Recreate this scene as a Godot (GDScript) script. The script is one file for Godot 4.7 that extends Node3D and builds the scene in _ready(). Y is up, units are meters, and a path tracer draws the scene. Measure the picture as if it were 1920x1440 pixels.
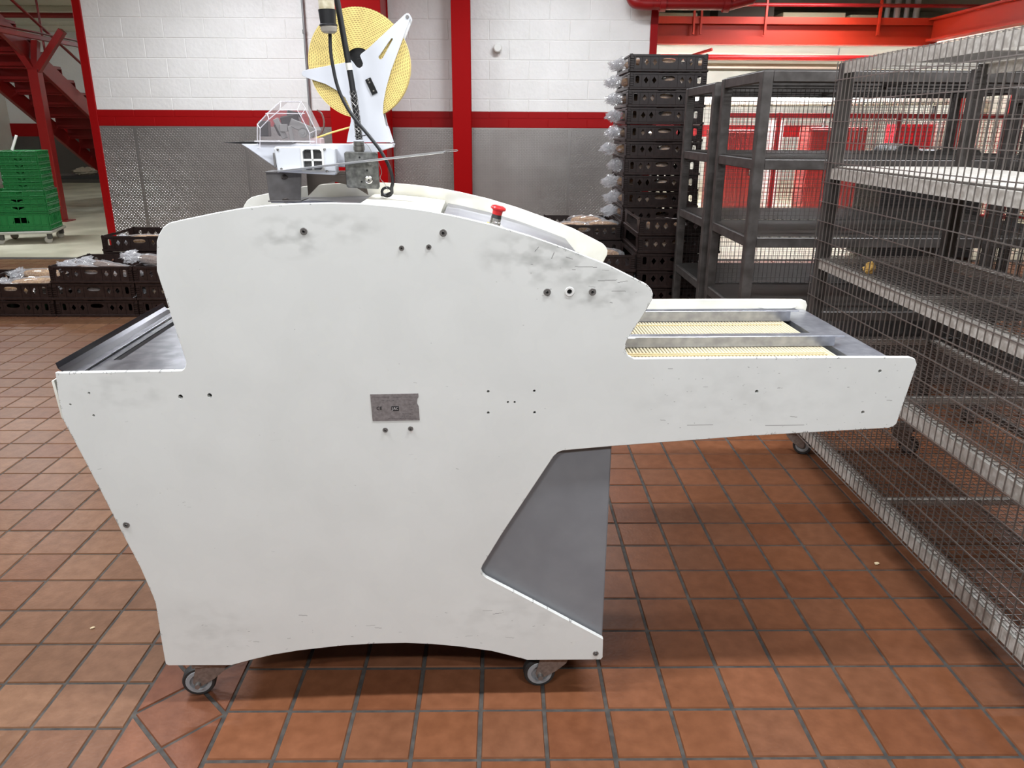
extends Node3D
# A bread slicer with a bag closer on top, in a tiled bakery hall. Units are metres, y is up, the camera looks along -z.

const PANEL :=  [Vector2(-0.9487, 0.8747), Vector2(-0.6849, 0.8771), Vector2(-0.6787, 0.8812), Vector2(-0.6745, 0.8877), Vector2(-0.6723, 0.8960), Vector2(-0.6895, 0.9895), Vector2(-0.6968, 1.0371), Vector2(-0.7024, 1.0673), Vector2(-0.7066, 1.0916), Vector2(-0.7028, 1.1222), Vector2(-0.6985, 1.1513), Vector2(-0.6920, 1.1658), Vector2(-0.6816, 1.1801), Vector2(-0.6689, 1.1886), Vector2(-0.6438, 1.1944), Vector2(-0.5789, 1.2076), Vector2(-0.5251, 1.2171), Vector2(-0.4716, 1.2232), Vector2(-0.4077, 1.2271), Vector2(-0.3438, 1.2282), Vector2(-0.2799, 1.2266), Vector2(-0.2159, 1.2214), Vector2(-0.1517, 1.2130), Vector2(-0.0957, 1.2026), Vector2(-0.0174, 1.1846), Vector2(0.0618, 1.1612), Vector2(0.1410, 1.1336), Vector2(0.2228, 1.1023), Vector2(0.2784, 1.0750), Vector2(0.3096, 1.0590), Vector2(0.3187, 1.0498), Vector2(0.3233, 1.0394), Vector2(0.3224, 1.0267), Vector2(0.3101, 1.0023), Vector2(0.2753, 0.9423), Vector2(0.2706, 0.9316), Vector2(0.2702, 0.9171), Vector2(0.2774, 0.9031), Vector2(0.2902, 0.8958), Vector2(0.5403, 0.8956), Vector2(0.7739, 0.8951), Vector2(0.9107, 0.8937), Vector2(0.9211, 0.8899), Vector2(0.9277, 0.8762), Vector2(0.9161, 0.8058), Vector2(0.9049, 0.7362), Vector2(0.8987, 0.7284), Vector2(0.8874, 0.7248), Vector2(0.5595, 0.7092), Vector2(0.2546, 0.6888), Vector2(0.1394, 0.6795), Vector2(0.1285, 0.6750), Vector2(0.1190, 0.6653), Vector2(0.0028, 0.4709), Vector2(-0.0443, 0.3854), Vector2(-0.0480, 0.3744), Vector2(-0.0445, 0.3627), Vector2(-0.0367, 0.3530), Vector2(0.1044, 0.2652), Vector2(0.2535, 0.1701), Vector2(0.2545, 0.1146), Vector2(0.2501, 0.1084), Vector2(0.0657, 0.1122), Vector2(0.0550, 0.1165), Vector2(-0.0234, 0.1418), Vector2(-0.1050, 0.1575), Vector2(-0.1703, 0.1664), Vector2(-0.2354, 0.1714), Vector2(-0.3135, 0.1717), Vector2(-0.3915, 0.1680), Vector2(-0.4957, 0.1570), Vector2(-0.5586, 0.1464), Vector2(-0.6101, 0.1339), Vector2(-0.6620, 0.1189), Vector2(-0.8131, 0.1227), Vector2(-0.8190, 0.1268), Vector2(-0.8197, 0.1354), Vector2(-0.8204, 0.2093), Vector2(-0.8194, 0.2976), Vector2(-0.8227, 0.3183), Vector2(-0.8408, 0.3981), Vector2(-0.8684, 0.4882), Vector2(-0.8967, 0.5875), Vector2(-0.9215, 0.6702), Vector2(-0.9522, 0.7703), Vector2(-0.9521, 0.8218)]
const SCREWS :=  [[-0.4020, 1.1719, 0.0075], [-0.1192, 1.1685, 0.0076], [-0.2054, 1.1376, 0.0055], [-0.1495, 1.1397, 0.0055], [0.0971, 1.0444, 0.0079], [0.1935, 1.0446, 0.0080], [-0.2577, 0.7353, 0.0059], [-0.2015, 0.7378, 0.0059], [-0.8555, 0.5099, 0.0077], [0.2365, 0.1279, 0.0074]]
const HOLES :=  [[-0.6942, 0.8179, 0.0051], [-0.6320, 0.8203, 0.0051], [-0.8860, 0.8284, 0.0028], [-0.9296, 0.8027, 0.0025], [-0.8849, 0.7770, 0.0028], [-0.0286, 0.8232, 0.0030], [0.0731, 0.8234, 0.0031], [-0.0288, 0.7731, 0.0031], [0.0744, 0.7726, 0.0031], [0.0149, 0.7978, 0.0026], [0.0297, 0.7976, 0.0026], [0.8455, 0.8620, 0.0039], [0.5713, 0.8170, 0.0039], [0.8215, 0.7645, 0.0040], [0.1447, 1.0448, 0.0102]]
const NAMEPLATE :=  [Vector2(-0.2866, 0.8197), Vector2(-0.1818, 0.8206), Vector2(-0.1816, 0.8120), Vector2(-0.1845, 0.8078), Vector2(-0.1852, 0.7979), Vector2(-0.1820, 0.7903), Vector2(-0.1808, 0.7576), Vector2(-0.2845, 0.7566)]
const STAR :=  [Vector2(-0.2219, 1.6346), Vector2(-0.2169, 1.6376), Vector2(-0.2117, 1.6373), Vector2(-0.2080, 1.6332), Vector2(-0.2078, 1.6267), Vector2(-0.2610, 1.5062), Vector2(-0.2754, 1.4639), Vector2(-0.2831, 1.4323), Vector2(-0.2856, 1.4082), Vector2(-0.2795, 1.3762), Vector2(-0.2686, 1.3360), Vector2(-0.3813, 1.3356), Vector2(-0.3759, 1.3577), Vector2(-0.3674, 1.3860), Vector2(-0.3656, 1.4147), Vector2(-0.3785, 1.4431), Vector2(-0.3993, 1.4605), Vector2(-0.4254, 1.4747), Vector2(-0.4692, 1.4880), Vector2(-0.4800, 1.4935), Vector2(-0.4820, 1.4997), Vector2(-0.4784, 1.5046), Vector2(-0.4708, 1.5071), Vector2(-0.3760, 1.5244), Vector2(-0.3592, 1.5313), Vector2(-0.3548, 1.5276), Vector2(-0.3487, 1.5191), Vector2(-0.3438, 1.5136), Vector2(-0.3373, 1.5124), Vector2(-0.3311, 1.5168), Vector2(-0.3293, 1.5233), Vector2(-0.3356, 1.5406), Vector2(-0.3328, 1.5449), Vector2(-0.3151, 1.5572)]
const STAR_SLOT :=  [Vector2(-0.2905, 1.5379), Vector2(-0.2887, 1.5337), Vector2(-0.2842, 1.5327), Vector2(-0.2794, 1.5362), Vector2(-0.2528, 1.5789), Vector2(-0.2543, 1.5817), Vector2(-0.2573, 1.5803)]
const COVER :=  [Vector2(-0.6064, 1.3207), Vector2(-0.6007, 1.3785), Vector2(-0.5730, 1.4046), Vector2(-0.5374, 1.4330), Vector2(-0.4873, 1.4333), Vector2(-0.4782, 1.4158), Vector2(-0.4559, 1.3646), Vector2(-0.4568, 1.3303)]
const ARM :=  [Vector2(-0.6938, 1.3342), Vector2(-0.6447, 1.3278), Vector2(-0.5696, 1.2701), Vector2(-0.4007, 1.2706), Vector2(-0.3301, 1.3053), Vector2(-0.2647, 1.3253), Vector2(-0.2630, 1.3339), Vector2(-0.6443, 1.3318)]
const CABLE1 :=  [Vector2(-0.3438, 1.3430), Vector2(-0.3458, 1.3771), Vector2(-0.3503, 1.4330), Vector2(-0.3551, 1.4818), Vector2(-0.3612, 1.5298), Vector2(-0.3688, 1.5887), Vector2(-0.3764, 1.6465), Vector2(-0.3812, 1.6862)]
const CABLE2 :=  [Vector2(-0.3951, 1.5876), Vector2(-0.3965, 1.5506), Vector2(-0.3939, 1.5155), Vector2(-0.3857, 1.4680), Vector2(-0.3693, 1.4259), Vector2(-0.3459, 1.3894), Vector2(-0.3156, 1.3523), Vector2(-0.2875, 1.3147), Vector2(-0.2682, 1.2766), Vector2(-0.2617, 1.2445), Vector2(-0.2651, 1.2289)]
const SPRING :=  [Vector2(-0.4577, 1.4140), Vector2(-0.4463, 1.4038), Vector2(-0.4426, 1.3806), Vector2(-0.4496, 1.3598), Vector2(-0.4626, 1.3493)]
const CHAIN :=  [Vector2(-0.4657, 1.3441), Vector2(-0.4238, 1.3586), Vector2(-0.3754, 1.3718)]

const WALL_Z := -9.15
const RISE := 0.52
const LAMP := Color(0.955, 0.972, 1.0)
var taken := {}
var mats := {}
var rng := RandomNumberGenerator.new()

# ---------------------------------------------------------------- mesh builder
class MB:
	var v := PackedVector3Array()
	var n := PackedVector3Array()
	var uv := PackedVector2Array()
	var col := PackedColorArray()
	var tint := Color.WHITE
	func tri(a: Vector3, b: Vector3, c: Vector3, out: Vector3, na = null, nb = null, nc = null, ua := Vector2.ZERO, ub := Vector2.ZERO, uc := Vector2.ZERO) -> void:
		var g := (c - a).cross(b - a)
		if g.length_squared() < 1e-18:
			return
		g = g.normalized()
		if g.dot(out) < 0.0:
			var t := b; b = c; c = t
			var tn = nb; nb = nc; nc = tn
			var tu := ub; ub = uc; uc = tu
			g = -g
		v.append(a); v.append(b); v.append(c)
		n.append(na if na != null else g); n.append(nb if nb != null else g); n.append(nc if nc != null else g)
		uv.append(ua); uv.append(ub); uv.append(uc)
		col.append(tint); col.append(tint); col.append(tint)
	func quad(a: Vector3, b: Vector3, c: Vector3, d: Vector3, out: Vector3) -> void:
		tri(a, b, c, out); tri(a, c, d, out)
	func box(c: Vector3, s: Vector3, bas := Basis.IDENTITY, bev := 0.0) -> void:
		var h := s * 0.5
		if bev <= 0.0:
			for ax in 3:
				for sg in [-1.0, 1.0]:
					var o := Vector3.ZERO; o[ax] = sg
					var p := Vector3.ZERO; p[(ax + 1) % 3] = h[(ax + 1) % 3]
					var q := Vector3.ZERO; q[(ax + 2) % 3] = h[(ax + 2) % 3]
					var m: Vector3 = o * h
					quad(c + bas * (m - p - q), c + bas * (m + p - q), c + bas * (m + p + q), c + bas * (m - p + q), bas * o)
			return
		var b: float = minf(bev, minf(h.x, minf(h.y, h.z)) * 0.9)
		for ax in 3:
			var a1 := (ax + 1) % 3
			var a2 := (ax + 2) % 3
			for sg in [-1.0, 1.0]:
				var o := Vector3.ZERO; o[ax] = sg
				var m := Vector3.ZERO; m[ax] = sg * h[ax]
				var p := Vector3.ZERO; p[a1] = h[a1] - b
				var q := Vector3.ZERO; q[a2] = h[a2] - b
				quad(c + bas * (m - p - q), c + bas * (m + p - q), c + bas * (m + p + q), c + bas * (m - p + q), bas * o)
			for s1 in [-1.0, 1.0]:
				for s2 in [-1.0, 1.0]:
					var e := Vector3.ZERO; e[ax] = h[ax] - b
					var f1 := Vector3.ZERO; f1[a1] = s1 * h[a1]; f1[a2] = s2 * (h[a2] - b)
					var f2 := Vector3.ZERO; f2[a1] = s1 * (h[a1] - b); f2[a2] = s2 * h[a2]
					var o := Vector3.ZERO; o[a1] = s1; o[a2] = s2
					quad(c + bas * (f1 - e), c + bas * (f1 + e), c + bas * (f2 + e), c + bas * (f2 - e), bas * o)
		for sx in [-1.0, 1.0]:
			for sy in [-1.0, 1.0]:
				for sz in [-1.0, 1.0]:
					var o := Vector3(sx, sy, sz)
					tri(c + bas * (o * Vector3(h.x, h.y - b, h.z - b)), c + bas * (o * Vector3(h.x - b, h.y, h.z - b)), c + bas * (o * Vector3(h.x - b, h.y - b, h.z)), bas * o)
	func bar(p0: Vector3, p1: Vector3, w: float, h: float, up := Vector3.UP, bev := 0.0) -> void:
		var d := (p1 - p0).normalized()
		var s := d.cross(up)
		if s.length() < 0.01:
			s = d.cross(Vector3.RIGHT)
		s = s.normalized()
		box((p0 + p1) * 0.5, Vector3(w, h, p0.distance_to(p1)), Basis(s, d.cross(s), d), bev)
	func tube(pts: Array, r: float, k := 8, caps := true, radii := []) -> void:
		var fr: Vector3 = Vector3.ZERO
		var rings := []
		var nrm := []
		for i in pts.size():
			var d: Vector3 = ((pts[mini(i + 1, pts.size() - 1)] as Vector3) - (pts[maxi(i - 1, 0)] as Vector3)).normalized()
			if i == 0:
				fr = d.cross(Vector3.UP if absf(d.y) < 0.9 else Vector3.RIGHT).normalized()
			else:
				fr = (fr - d * fr.dot(d)).normalized()
			var bi := d.cross(fr)
			var ring := []
			var rn := []
			var rr: float = radii[i] if radii.size() > i else r
			for j in k:
				var t := TAU * (j + 0.5) / k
				var o: Vector3 = fr * cos(t) + bi * sin(t)
				ring.append((pts[i] as Vector3) + o * rr); rn.append(o)
			rings.append(ring); nrm.append(rn)
		for i in pts.size() - 1:
			for j in k:
				var j2 := (j + 1) % k
				var a: Vector3 = rings[i][j]; var b: Vector3 = rings[i + 1][j]; var c: Vector3 = rings[i + 1][j2]; var e: Vector3 = rings[i][j2]
				if k > 4:
					tri(a, b, c, nrm[i][j], nrm[i][j], nrm[i + 1][j], nrm[i + 1][j2])
					tri(a, c, e, nrm[i][j], nrm[i][j], nrm[i + 1][j2], nrm[i][j2])
				else:
					quad(a, b, c, e, nrm[i][j] + nrm[i][j2])
		if caps:
			for en in [0, pts.size() - 1]:
				var d2: Vector3 = (pts[0] - pts[1]) if en == 0 else (pts[-1] - pts[-2])
				for j in range(1, k - 1):
					tri(rings[en][0], rings[en][j], rings[en][j + 1], d2)
	func cyl(p0: Vector3, p1: Vector3, r: float, k := 14) -> void:
		tube([p0, p1], r, k)
	func lathe(prof: Array, at: Vector3, axis := Vector3.UP, k := 20) -> void:
		# prof: Vector2(radius, height along axis)
		var a := axis.normalized()
		var e1 := a.cross(Vector3.RIGHT if absf(a.x) < 0.9 else Vector3.UP).normalized()
		var e2 := a.cross(e1)
		for i in prof.size() - 1:
			var p: Vector2 = prof[i]
			var q: Vector2 = prof[i + 1]
			var dn := Vector2(q.y - p.y, p.x - q.x).normalized()
			for j in k:
				var t0 := TAU * j / k
				var t1 := TAU * (j + 1) / k
				var o0 := e1 * cos(t0) + e2 * sin(t0)
				var o1 := e1 * cos(t1) + e2 * sin(t1)
				var n0 := o0 * dn.x + a * dn.y
				var n1 := o1 * dn.x + a * dn.y
				var A := at + o0 * p.x + a * p.y
				var B := at + o0 * q.x + a * q.y
				var C := at + o1 * q.x + a * q.y
				var D := at + o1 * p.x + a * p.y
				tri(A, B, C, n0 + n1, n0, n0, n1); tri(A, C, D, n0 + n1, n0, n1, n1)
	func prism(poly: Array, holes: Array, z0: float, z1: float, xf := Transform3D.IDENTITY, cham := 0.0, step := 0.03, us := Vector2.ONE, uo := Vector2.ZERO) -> void:
		# an outline in x,y pushed from z0 to z1 (z1 is the front face), with holes right through
		var outer := MB.dense(poly, step)
		if MB.area(outer) < 0.0:
			outer.reverse()
		var inner := MB.inset(outer, cham)
		var pts := PackedVector2Array(inner)
		var hs := []
		for h in holes:
			var hd := MB.dense(h, step)
			if MB.area(hd) < 0.0:
				hd.reverse()
			hs.append(hd)
			pts.append_array(PackedVector2Array(hd))
		var tr := Geometry2D.triangulate_delaunay(pts)
		var zf := xf.basis * Vector3(0, 0, 1)
		for i in range(0, tr.size(), 3):
			var a := pts[tr[i]]; var b := pts[tr[i + 1]]; var c := pts[tr[i + 2]]
			var m := (a + b + c) / 3.0
			if not Geometry2D.is_point_in_polygon(m, PackedVector2Array(inner)):
				continue
			var inhole := false
			for h in hs:
				if Geometry2D.is_point_in_polygon(m, PackedVector2Array(h)):
					inhole = true; break
			if inhole:
				continue
			for zz in [[z1, 1.0], [z0, -1.0]]:
				tri(xf * Vector3(a.x, a.y, zz[0]), xf * Vector3(b.x, b.y, zz[0]), xf * Vector3(c.x, c.y, zz[0]), zf * zz[1], null, null, null, a * us + uo, b * us + uo, c * us + uo)
		var k := outer.size()
		var dz := cham if z1 > z0 else -cham
		for i in k:
			var j := (i + 1) % k
			var a: Vector2 = outer[i]; var b: Vector2 = outer[j]
			var ai: Vector2 = inner[i]; var bi: Vector2 = inner[j]
			var e := (b - a)
			var o := xf.basis * Vector3(e.y, -e.x, 0)
			var rows := [[a, b, z0 + dz], [a, b, z1 - dz]]
			if cham > 0.0:
				rows = [[ai, bi, z0], [a, b, z0 + dz], [a, b, z1 - dz], [ai, bi, z1]]
			for q in rows.size() - 1:
				var r0: Array = rows[q]; var r1: Array = rows[q + 1]
				var ou: Vector3 = o.normalized() + zf * ((-0.7 if q == 0 else (0.7 if q == 2 else 0.0)) if cham > 0.0 else 0.0) * (1.0 if z1 > z0 else -1.0)
				var A: Vector2 = r0[0]; var B: Vector2 = r0[1]; var C: Vector2 = r1[1]; var D: Vector2 = r1[0]
				tri(xf * Vector3(A.x, A.y, r0[2]), xf * Vector3(B.x, B.y, r0[2]), xf * Vector3(C.x, C.y, r1[2]), ou, null, null, null, A * us + uo, B * us + uo, C * us + uo)
				tri(xf * Vector3(A.x, A.y, r0[2]), xf * Vector3(C.x, C.y, r1[2]), xf * Vector3(D.x, D.y, r1[2]), ou, null, null, null, A * us + uo, C * us + uo, D * us + uo)
		for h in hs:
			for i in h.size():
				var a: Vector2 = h[i]; var b: Vector2 = h[(i + 1) % h.size()]
				var e := (b - a)
				quad(xf * Vector3(a.x, a.y, z0), xf * Vector3(b.x, b.y, z0), xf * Vector3(b.x, b.y, z1), xf * Vector3(a.x, a.y, z1), xf.basis * Vector3(-e.y, e.x, 0))
	func blob(at: Vector3, rad: Vector3, nz: FastNoiseLite, amp: float, bas := Basis.IDENTITY, rings := 12, segs := 18, flat := true, power := 1.0) -> void:
		var g := []
		for i in rings + 1:
			var row := []
			var th := PI * i / rings
			for j in segs:
				var ph := TAU * j / segs
				var d := Vector3(sin(th) * cos(ph), cos(th), sin(th) * sin(ph))
				if power != 1.0:
					d = Vector3(signf(d.x) * pow(absf(d.x), power), signf(d.y) * pow(absf(d.y), power), signf(d.z) * pow(absf(d.z), power))
				var s := 1.0 + amp * nz.get_noise_3dv(d * 100.0 + at * 70.0)
				row.append(at + bas * (d * rad * s))
			g.append(row)
		for i in rings:
			for j in segs:
				var j2 := (j + 1) % segs
				var a: Vector3 = g[i][j]; var b: Vector3 = g[i + 1][j]; var c: Vector3 = g[i + 1][j2]; var d: Vector3 = g[i][j2]
				var o := (a + b + c + d) * 0.25 - at
				if flat:
					tri(a, b, c, o); tri(a, c, d, o)
				else:
					var inv := Vector3(1.0 / rad.x, 1.0 / rad.y, 1.0 / rad.z)
					var nn := []
					for p in [a, b, c, d]:
						var l: Vector3 = bas.transposed() * (p - at)
						nn.append((bas * (l * inv * inv)).normalized())
					tri(a, b, c, o, nn[0], nn[1], nn[2]); tri(a, c, d, o, nn[0], nn[2], nn[3])
	static func area(p: Array) -> float:
		var s := 0.0
		for i in p.size():
			var a: Vector2 = p[i]; var b: Vector2 = p[(i + 1) % p.size()]
			s += a.cross(b)
		return s
	static func dense(p: Array, step: float) -> Array:
		var o := []
		for i in p.size():
			var a: Vector2 = p[i]; var b: Vector2 = p[(i + 1) % p.size()]
			var k := maxi(1, int(ceil(a.distance_to(b) / step)))
			for j in k:
				o.append(a.lerp(b, float(j) / k))
		return o
	static func inset(p: Array, d: float) -> Array:
		# p runs counter-clockwise
		if d <= 0.0:
			return p.duplicate()
		var o := []
		var k := p.size()
		for i in k:
			var a: Vector2 = p[(i + k - 1) % k]; var b: Vector2 = p[i]; var c: Vector2 = p[(i + 1) % k]
			var e0 := (b - a).normalized(); var e1 := (c - b).normalized()
			var m := (Vector2(-e0.y, e0.x) + Vector2(-e1.y, e1.x)).normalized()
			o.append(b + m * d)
		return o
	func mesh() -> ArrayMesh:
		var arr := []
		arr.resize(Mesh.ARRAY_MAX)
		arr[Mesh.ARRAY_VERTEX] = v
		arr[Mesh.ARRAY_NORMAL] = n
		arr[Mesh.ARRAY_TEX_UV] = uv
		arr[Mesh.ARRAY_COLOR] = col
		var m := ArrayMesh.new()
		m.add_surface_from_arrays(Mesh.PRIMITIVE_TRIANGLES, arr)
		return m

# ---------------------------------------------------------------- scene helpers
func numbered(called: String) -> String:
	var k: int = taken.get(called, 0)
	taken[called] = k + 1
	return called if k == 0 else "%s_%03d" % [called, k]

func tag(o: Node3D, label: String, category: String, group := "") -> Node3D:
	o.set_meta("label", label)
	o.set_meta("category", category)
	if group != "":
		o.set_meta("group", group)
	return o

func thing(called: String, label: String, category: String, at := Vector3.ZERO, turn := 0.0, group := "") -> Node3D:
	var o := Node3D.new()
	o.name = numbered(called)
	add_child(o)
	o.position = at
	o.rotation.y = turn
	tag(o, label, category, group)
	return o

func obj(called: String, mb: MB, m: Material, parent: Node = self) -> MeshInstance3D:
	return inst(called, mb.mesh(), m, parent)

func inst(called: String, mesh: Mesh, m: Material, parent: Node = self) -> MeshInstance3D:
	var o := MeshInstance3D.new()
	o.mesh = mesh
	o.material_override = m
	o.name = numbered(called) if parent == self else called
	parent.add_child(o, true)
	return o

func structure(called: String, mb: MB, m: Material) -> MeshInstance3D:
	var o := obj(called, mb, m)
	o.set_meta("kind", "structure")
	return o

func copy(o: Node3D, label: String, at: Vector3, turn: float, group: String) -> Node3D:
	var c := o.duplicate() as Node3D
	c.name = numbered(String(o.name).rstrip("0123456789").trim_suffix("_"))
	add_child(c)
	c.position = at
	c.rotation.y = turn
	c.set_meta("label", label)
	c.set_meta("group", group)
	return c

func rgb(r: float, g: float, b: float) -> Color:
	return Color(r / 255.0, g / 255.0, b / 255.0)

func nth(k: int) -> String:
	return ["topmost", "second from top", "third from top", "fourth from top", "fifth from top", "sixth from top", "seventh from top", "eighth from top", "ninth from top", "tenth from top", "eleventh from top", "twelfth from top", "thirteenth from top", "fourteenth from top", "fifteenth from top"][k]

# ---------------------------------------------------------------- materials
func noise(seed_: int, freq: float, oct := 4) -> FastNoiseLite:
	var f := FastNoiseLite.new()
	f.seed = seed_
	f.noise_type = FastNoiseLite.TYPE_SIMPLEX_SMOOTH
	f.frequency = freq
	f.fractal_octaves = oct
	return f

func mottle(seed_: int, freq: float, lo: Color, hi: Color, size := 256, contrast := 1.0, oct := 4) -> ImageTexture:
	var src := noise(seed_, freq, oct).get_seamless_image(size, size)
	var im := Image.create(size, size, false, Image.FORMAT_RGB8)
	for y in size:
		for x in size:
			var t: float = clampf((src.get_pixel(x, y).r - 0.5) * contrast + 0.5, 0.0, 1.0)
			im.set_pixel(x, y, lo.lerp(hi, t))
	im.generate_mipmaps()
	return ImageTexture.create_from_image(im)

func relief(seed_: int, freq: float, strength: float, size := 256, oct := 4) -> ImageTexture:
	var im := noise(seed_, freq, oct).get_seamless_image(size, size)
	im.convert(Image.FORMAT_RGBA8)
	im.bump_map_to_normal_map(strength)
	return ImageTexture.create_from_image(im)

func mat(key: String, c: Color, rough := 0.5, metal := 0.0, tex: Texture2D = null, scale := 1.0, nrm: Texture2D = null, nstr := 1.0) -> StandardMaterial3D:
	if mats.has(key):
		return mats[key]
	var m := StandardMaterial3D.new()
	m.albedo_color = c
	m.roughness = rough
	m.metallic = metal
	if tex:
		m.albedo_texture = tex
	if nrm:
		m.normal_enabled = true
		m.normal_texture = nrm
		m.normal_scale = nstr
	if tex or nrm:
		m.uv1_triplanar = true
		m.uv1_scale = Vector3.ONE * scale
	mats[key] = m
	return m

func clear(key: String, c: Color, alpha: float, rough := 0.1) -> StandardMaterial3D:
	if mats.has(key):
		return mats[key]
	var m := StandardMaterial3D.new()
	m.albedo_color = Color(c.r, c.g, c.b, alpha)
	m.transparency = BaseMaterial3D.TRANSPARENCY_ALPHA
	m.roughness = rough
	m.cull_mode = BaseMaterial3D.CULL_DISABLED
	mats[key] = m
	return m

# ---------------------------------------------------------------- light fittings
func fixture(at: Vector3, turn: float, energy: float, label: String, length := 1.22) -> void:
	var t := thing("ceiling_light", label, "light", at, turn, "fluorescent ceiling lights")
	var h := MB.new()
	h.box(Vector3(0, 0.05, 0), Vector3(length + 0.06, 0.05, 0.16), Basis.IDENTITY, 0.008)
	for s in [-1.0, 1.0]:
		h.box(Vector3(s * (length * 0.5 + 0.01), 0.012, 0), Vector3(0.03, 0.05, 0.14), Basis.IDENTITY, 0.004)
	obj("housing", h, mat("white_enamel", rgb(225, 225, 220), 0.4), t)
	for s in [-0.3, 0.3]:
		var g := MB.new()
		g.cyl(Vector3(s, 0.07, 0), Vector3(s, 3.45 - at.y, 0), 0.004, 6)
		obj("hanger", g, mat("zinc", rgb(150, 150, 148), 0.4, 0.8), t)
	var glow := mat("tube_glow", rgb(250, 250, 245), 0.5)
	glow.emission_enabled = true
	glow.emission = LAMP
	glow.emission_energy_multiplier = 3.5
	for s in [-1.0, 1.0]:
		var m := MB.new()
		m.cyl(Vector3(-length * 0.5, 0.01, s * 0.045), Vector3(length * 0.5, 0.01, s * 0.045), 0.013, 10)
		obj("lamp_tube", m, glow, t)
	var l := AreaLight3D.new()
	l.name = "light"
	l.area_size = Vector2(length, 0.14)
	l.light_energy = energy
	l.light_color = LAMP
	l.area_range = 40.0
	l.shadow_enabled = true
	l.position = Vector3(0, -0.012, 0)
	l.rotation.x = -PI / 2
	t.add_child(l)

func strip_light(at: Vector3, energy: float, label: String) -> void:
	# a batten fixed behind the cross beam, shining up and back on to the deck
	var t := thing("strip_light", label, "light", at, 0.0, "strip lights behind the cross beam")
	var h := MB.new()
	h.box(Vector3(0, 0, 0.02), Vector3(1.6, 0.06, 0.03), Basis.IDENTITY, 0.004)
	h.box(Vector3(0, 0.0, 0.1), Vector3(0.05, 0.03, 0.16))
	obj("housing", h, mats["white_enamel"], t)
	var m := MB.new()
	m.cyl(Vector3(-0.76, 0, -0.02), Vector3(0.76, 0, -0.02), 0.014, 10)
	obj("lamp_tube", m, mats["tube_glow"], t)
	var l := AreaLight3D.new()
	l.name = "light"
	l.area_size = Vector2(1.5, 0.05)
	l.light_energy = energy
	l.light_color = LAMP
	l.area_range = 30.0
	l.shadow_enabled = true
	l.position = Vector3(0, 0.005, -0.045)
	l.rotation.x = deg_to_rad(46)
	t.add_child(l)

# ---------------------------------------------------------------- floor
func tile_mesh(poly: Array) -> MB:
	# a tile with its top at y = 0 and a small rounded edge, outline in x,z
	var m := MB.new()
	tile_into(m, poly, Vector3.ZERO)
	return m

func tile_into(m: MB, poly: Array, at: Vector3) -> void:
	var p := poly.duplicate()
	if MB.area(p) < 0.0:
		p.reverse()
	var q := MB.inset(p, 0.0036)
	var k := p.size()
	for i in range(1, k - 1):
		m.tri(at + Vector3(q[0].x, 0, q[0].y), at + Vector3(q[i].x, 0, q[i].y), at + Vector3(q[i + 1].x, 0, q[i + 1].y), Vector3.UP)
	for i in k:
		var a: Vector2 = p[i]; var b: Vector2 = p[(i + 1) % k]
		var ai: Vector2 = q[i]; var bi: Vector2 = q[(i + 1) % k]
		var o := Vector3((b - a).y, 0, -(b - a).x).normalized()
		m.quad(at + Vector3(ai.x, 0, ai.y), at + Vector3(bi.x, 0, bi.y), at + Vector3(b.x, -0.0045, b.y), at + Vector3(a.x, -0.0045, a.y), o + Vector3.UP)

func in_view(p: Vector3, cam: Transform3D) -> bool:
	var l := cam.affine_inverse() * p
	if l.z > -0.2:
		return false
	var x := 960.0 + 1442.0 * l.x / -l.z
	var y := 720.0 - 1442.0 * l.y / -l.z
	if x < -70.0 or x > 1990.0 or y > 1530.0:
		return false
	if p.z > -1.6:
		return true
	# hidden by the slicer's side panel?
	var a := deg_to_rad(1.75)
	var w := Vector3(-sin(a), 0, -cos(a))
	var u := Vector3(cos(a), 0, -sin(a))
	var d := p - cam.origin
	var o := Vector3(0, 0, -1.6)
	var h := cam.origin + d * ((o - cam.origin).dot(w) / d.dot(w))
	return not Geometry2D.is_point_in_polygon(Vector2((h - o).dot(u), h.y), PackedVector2Array(PANEL))

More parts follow.
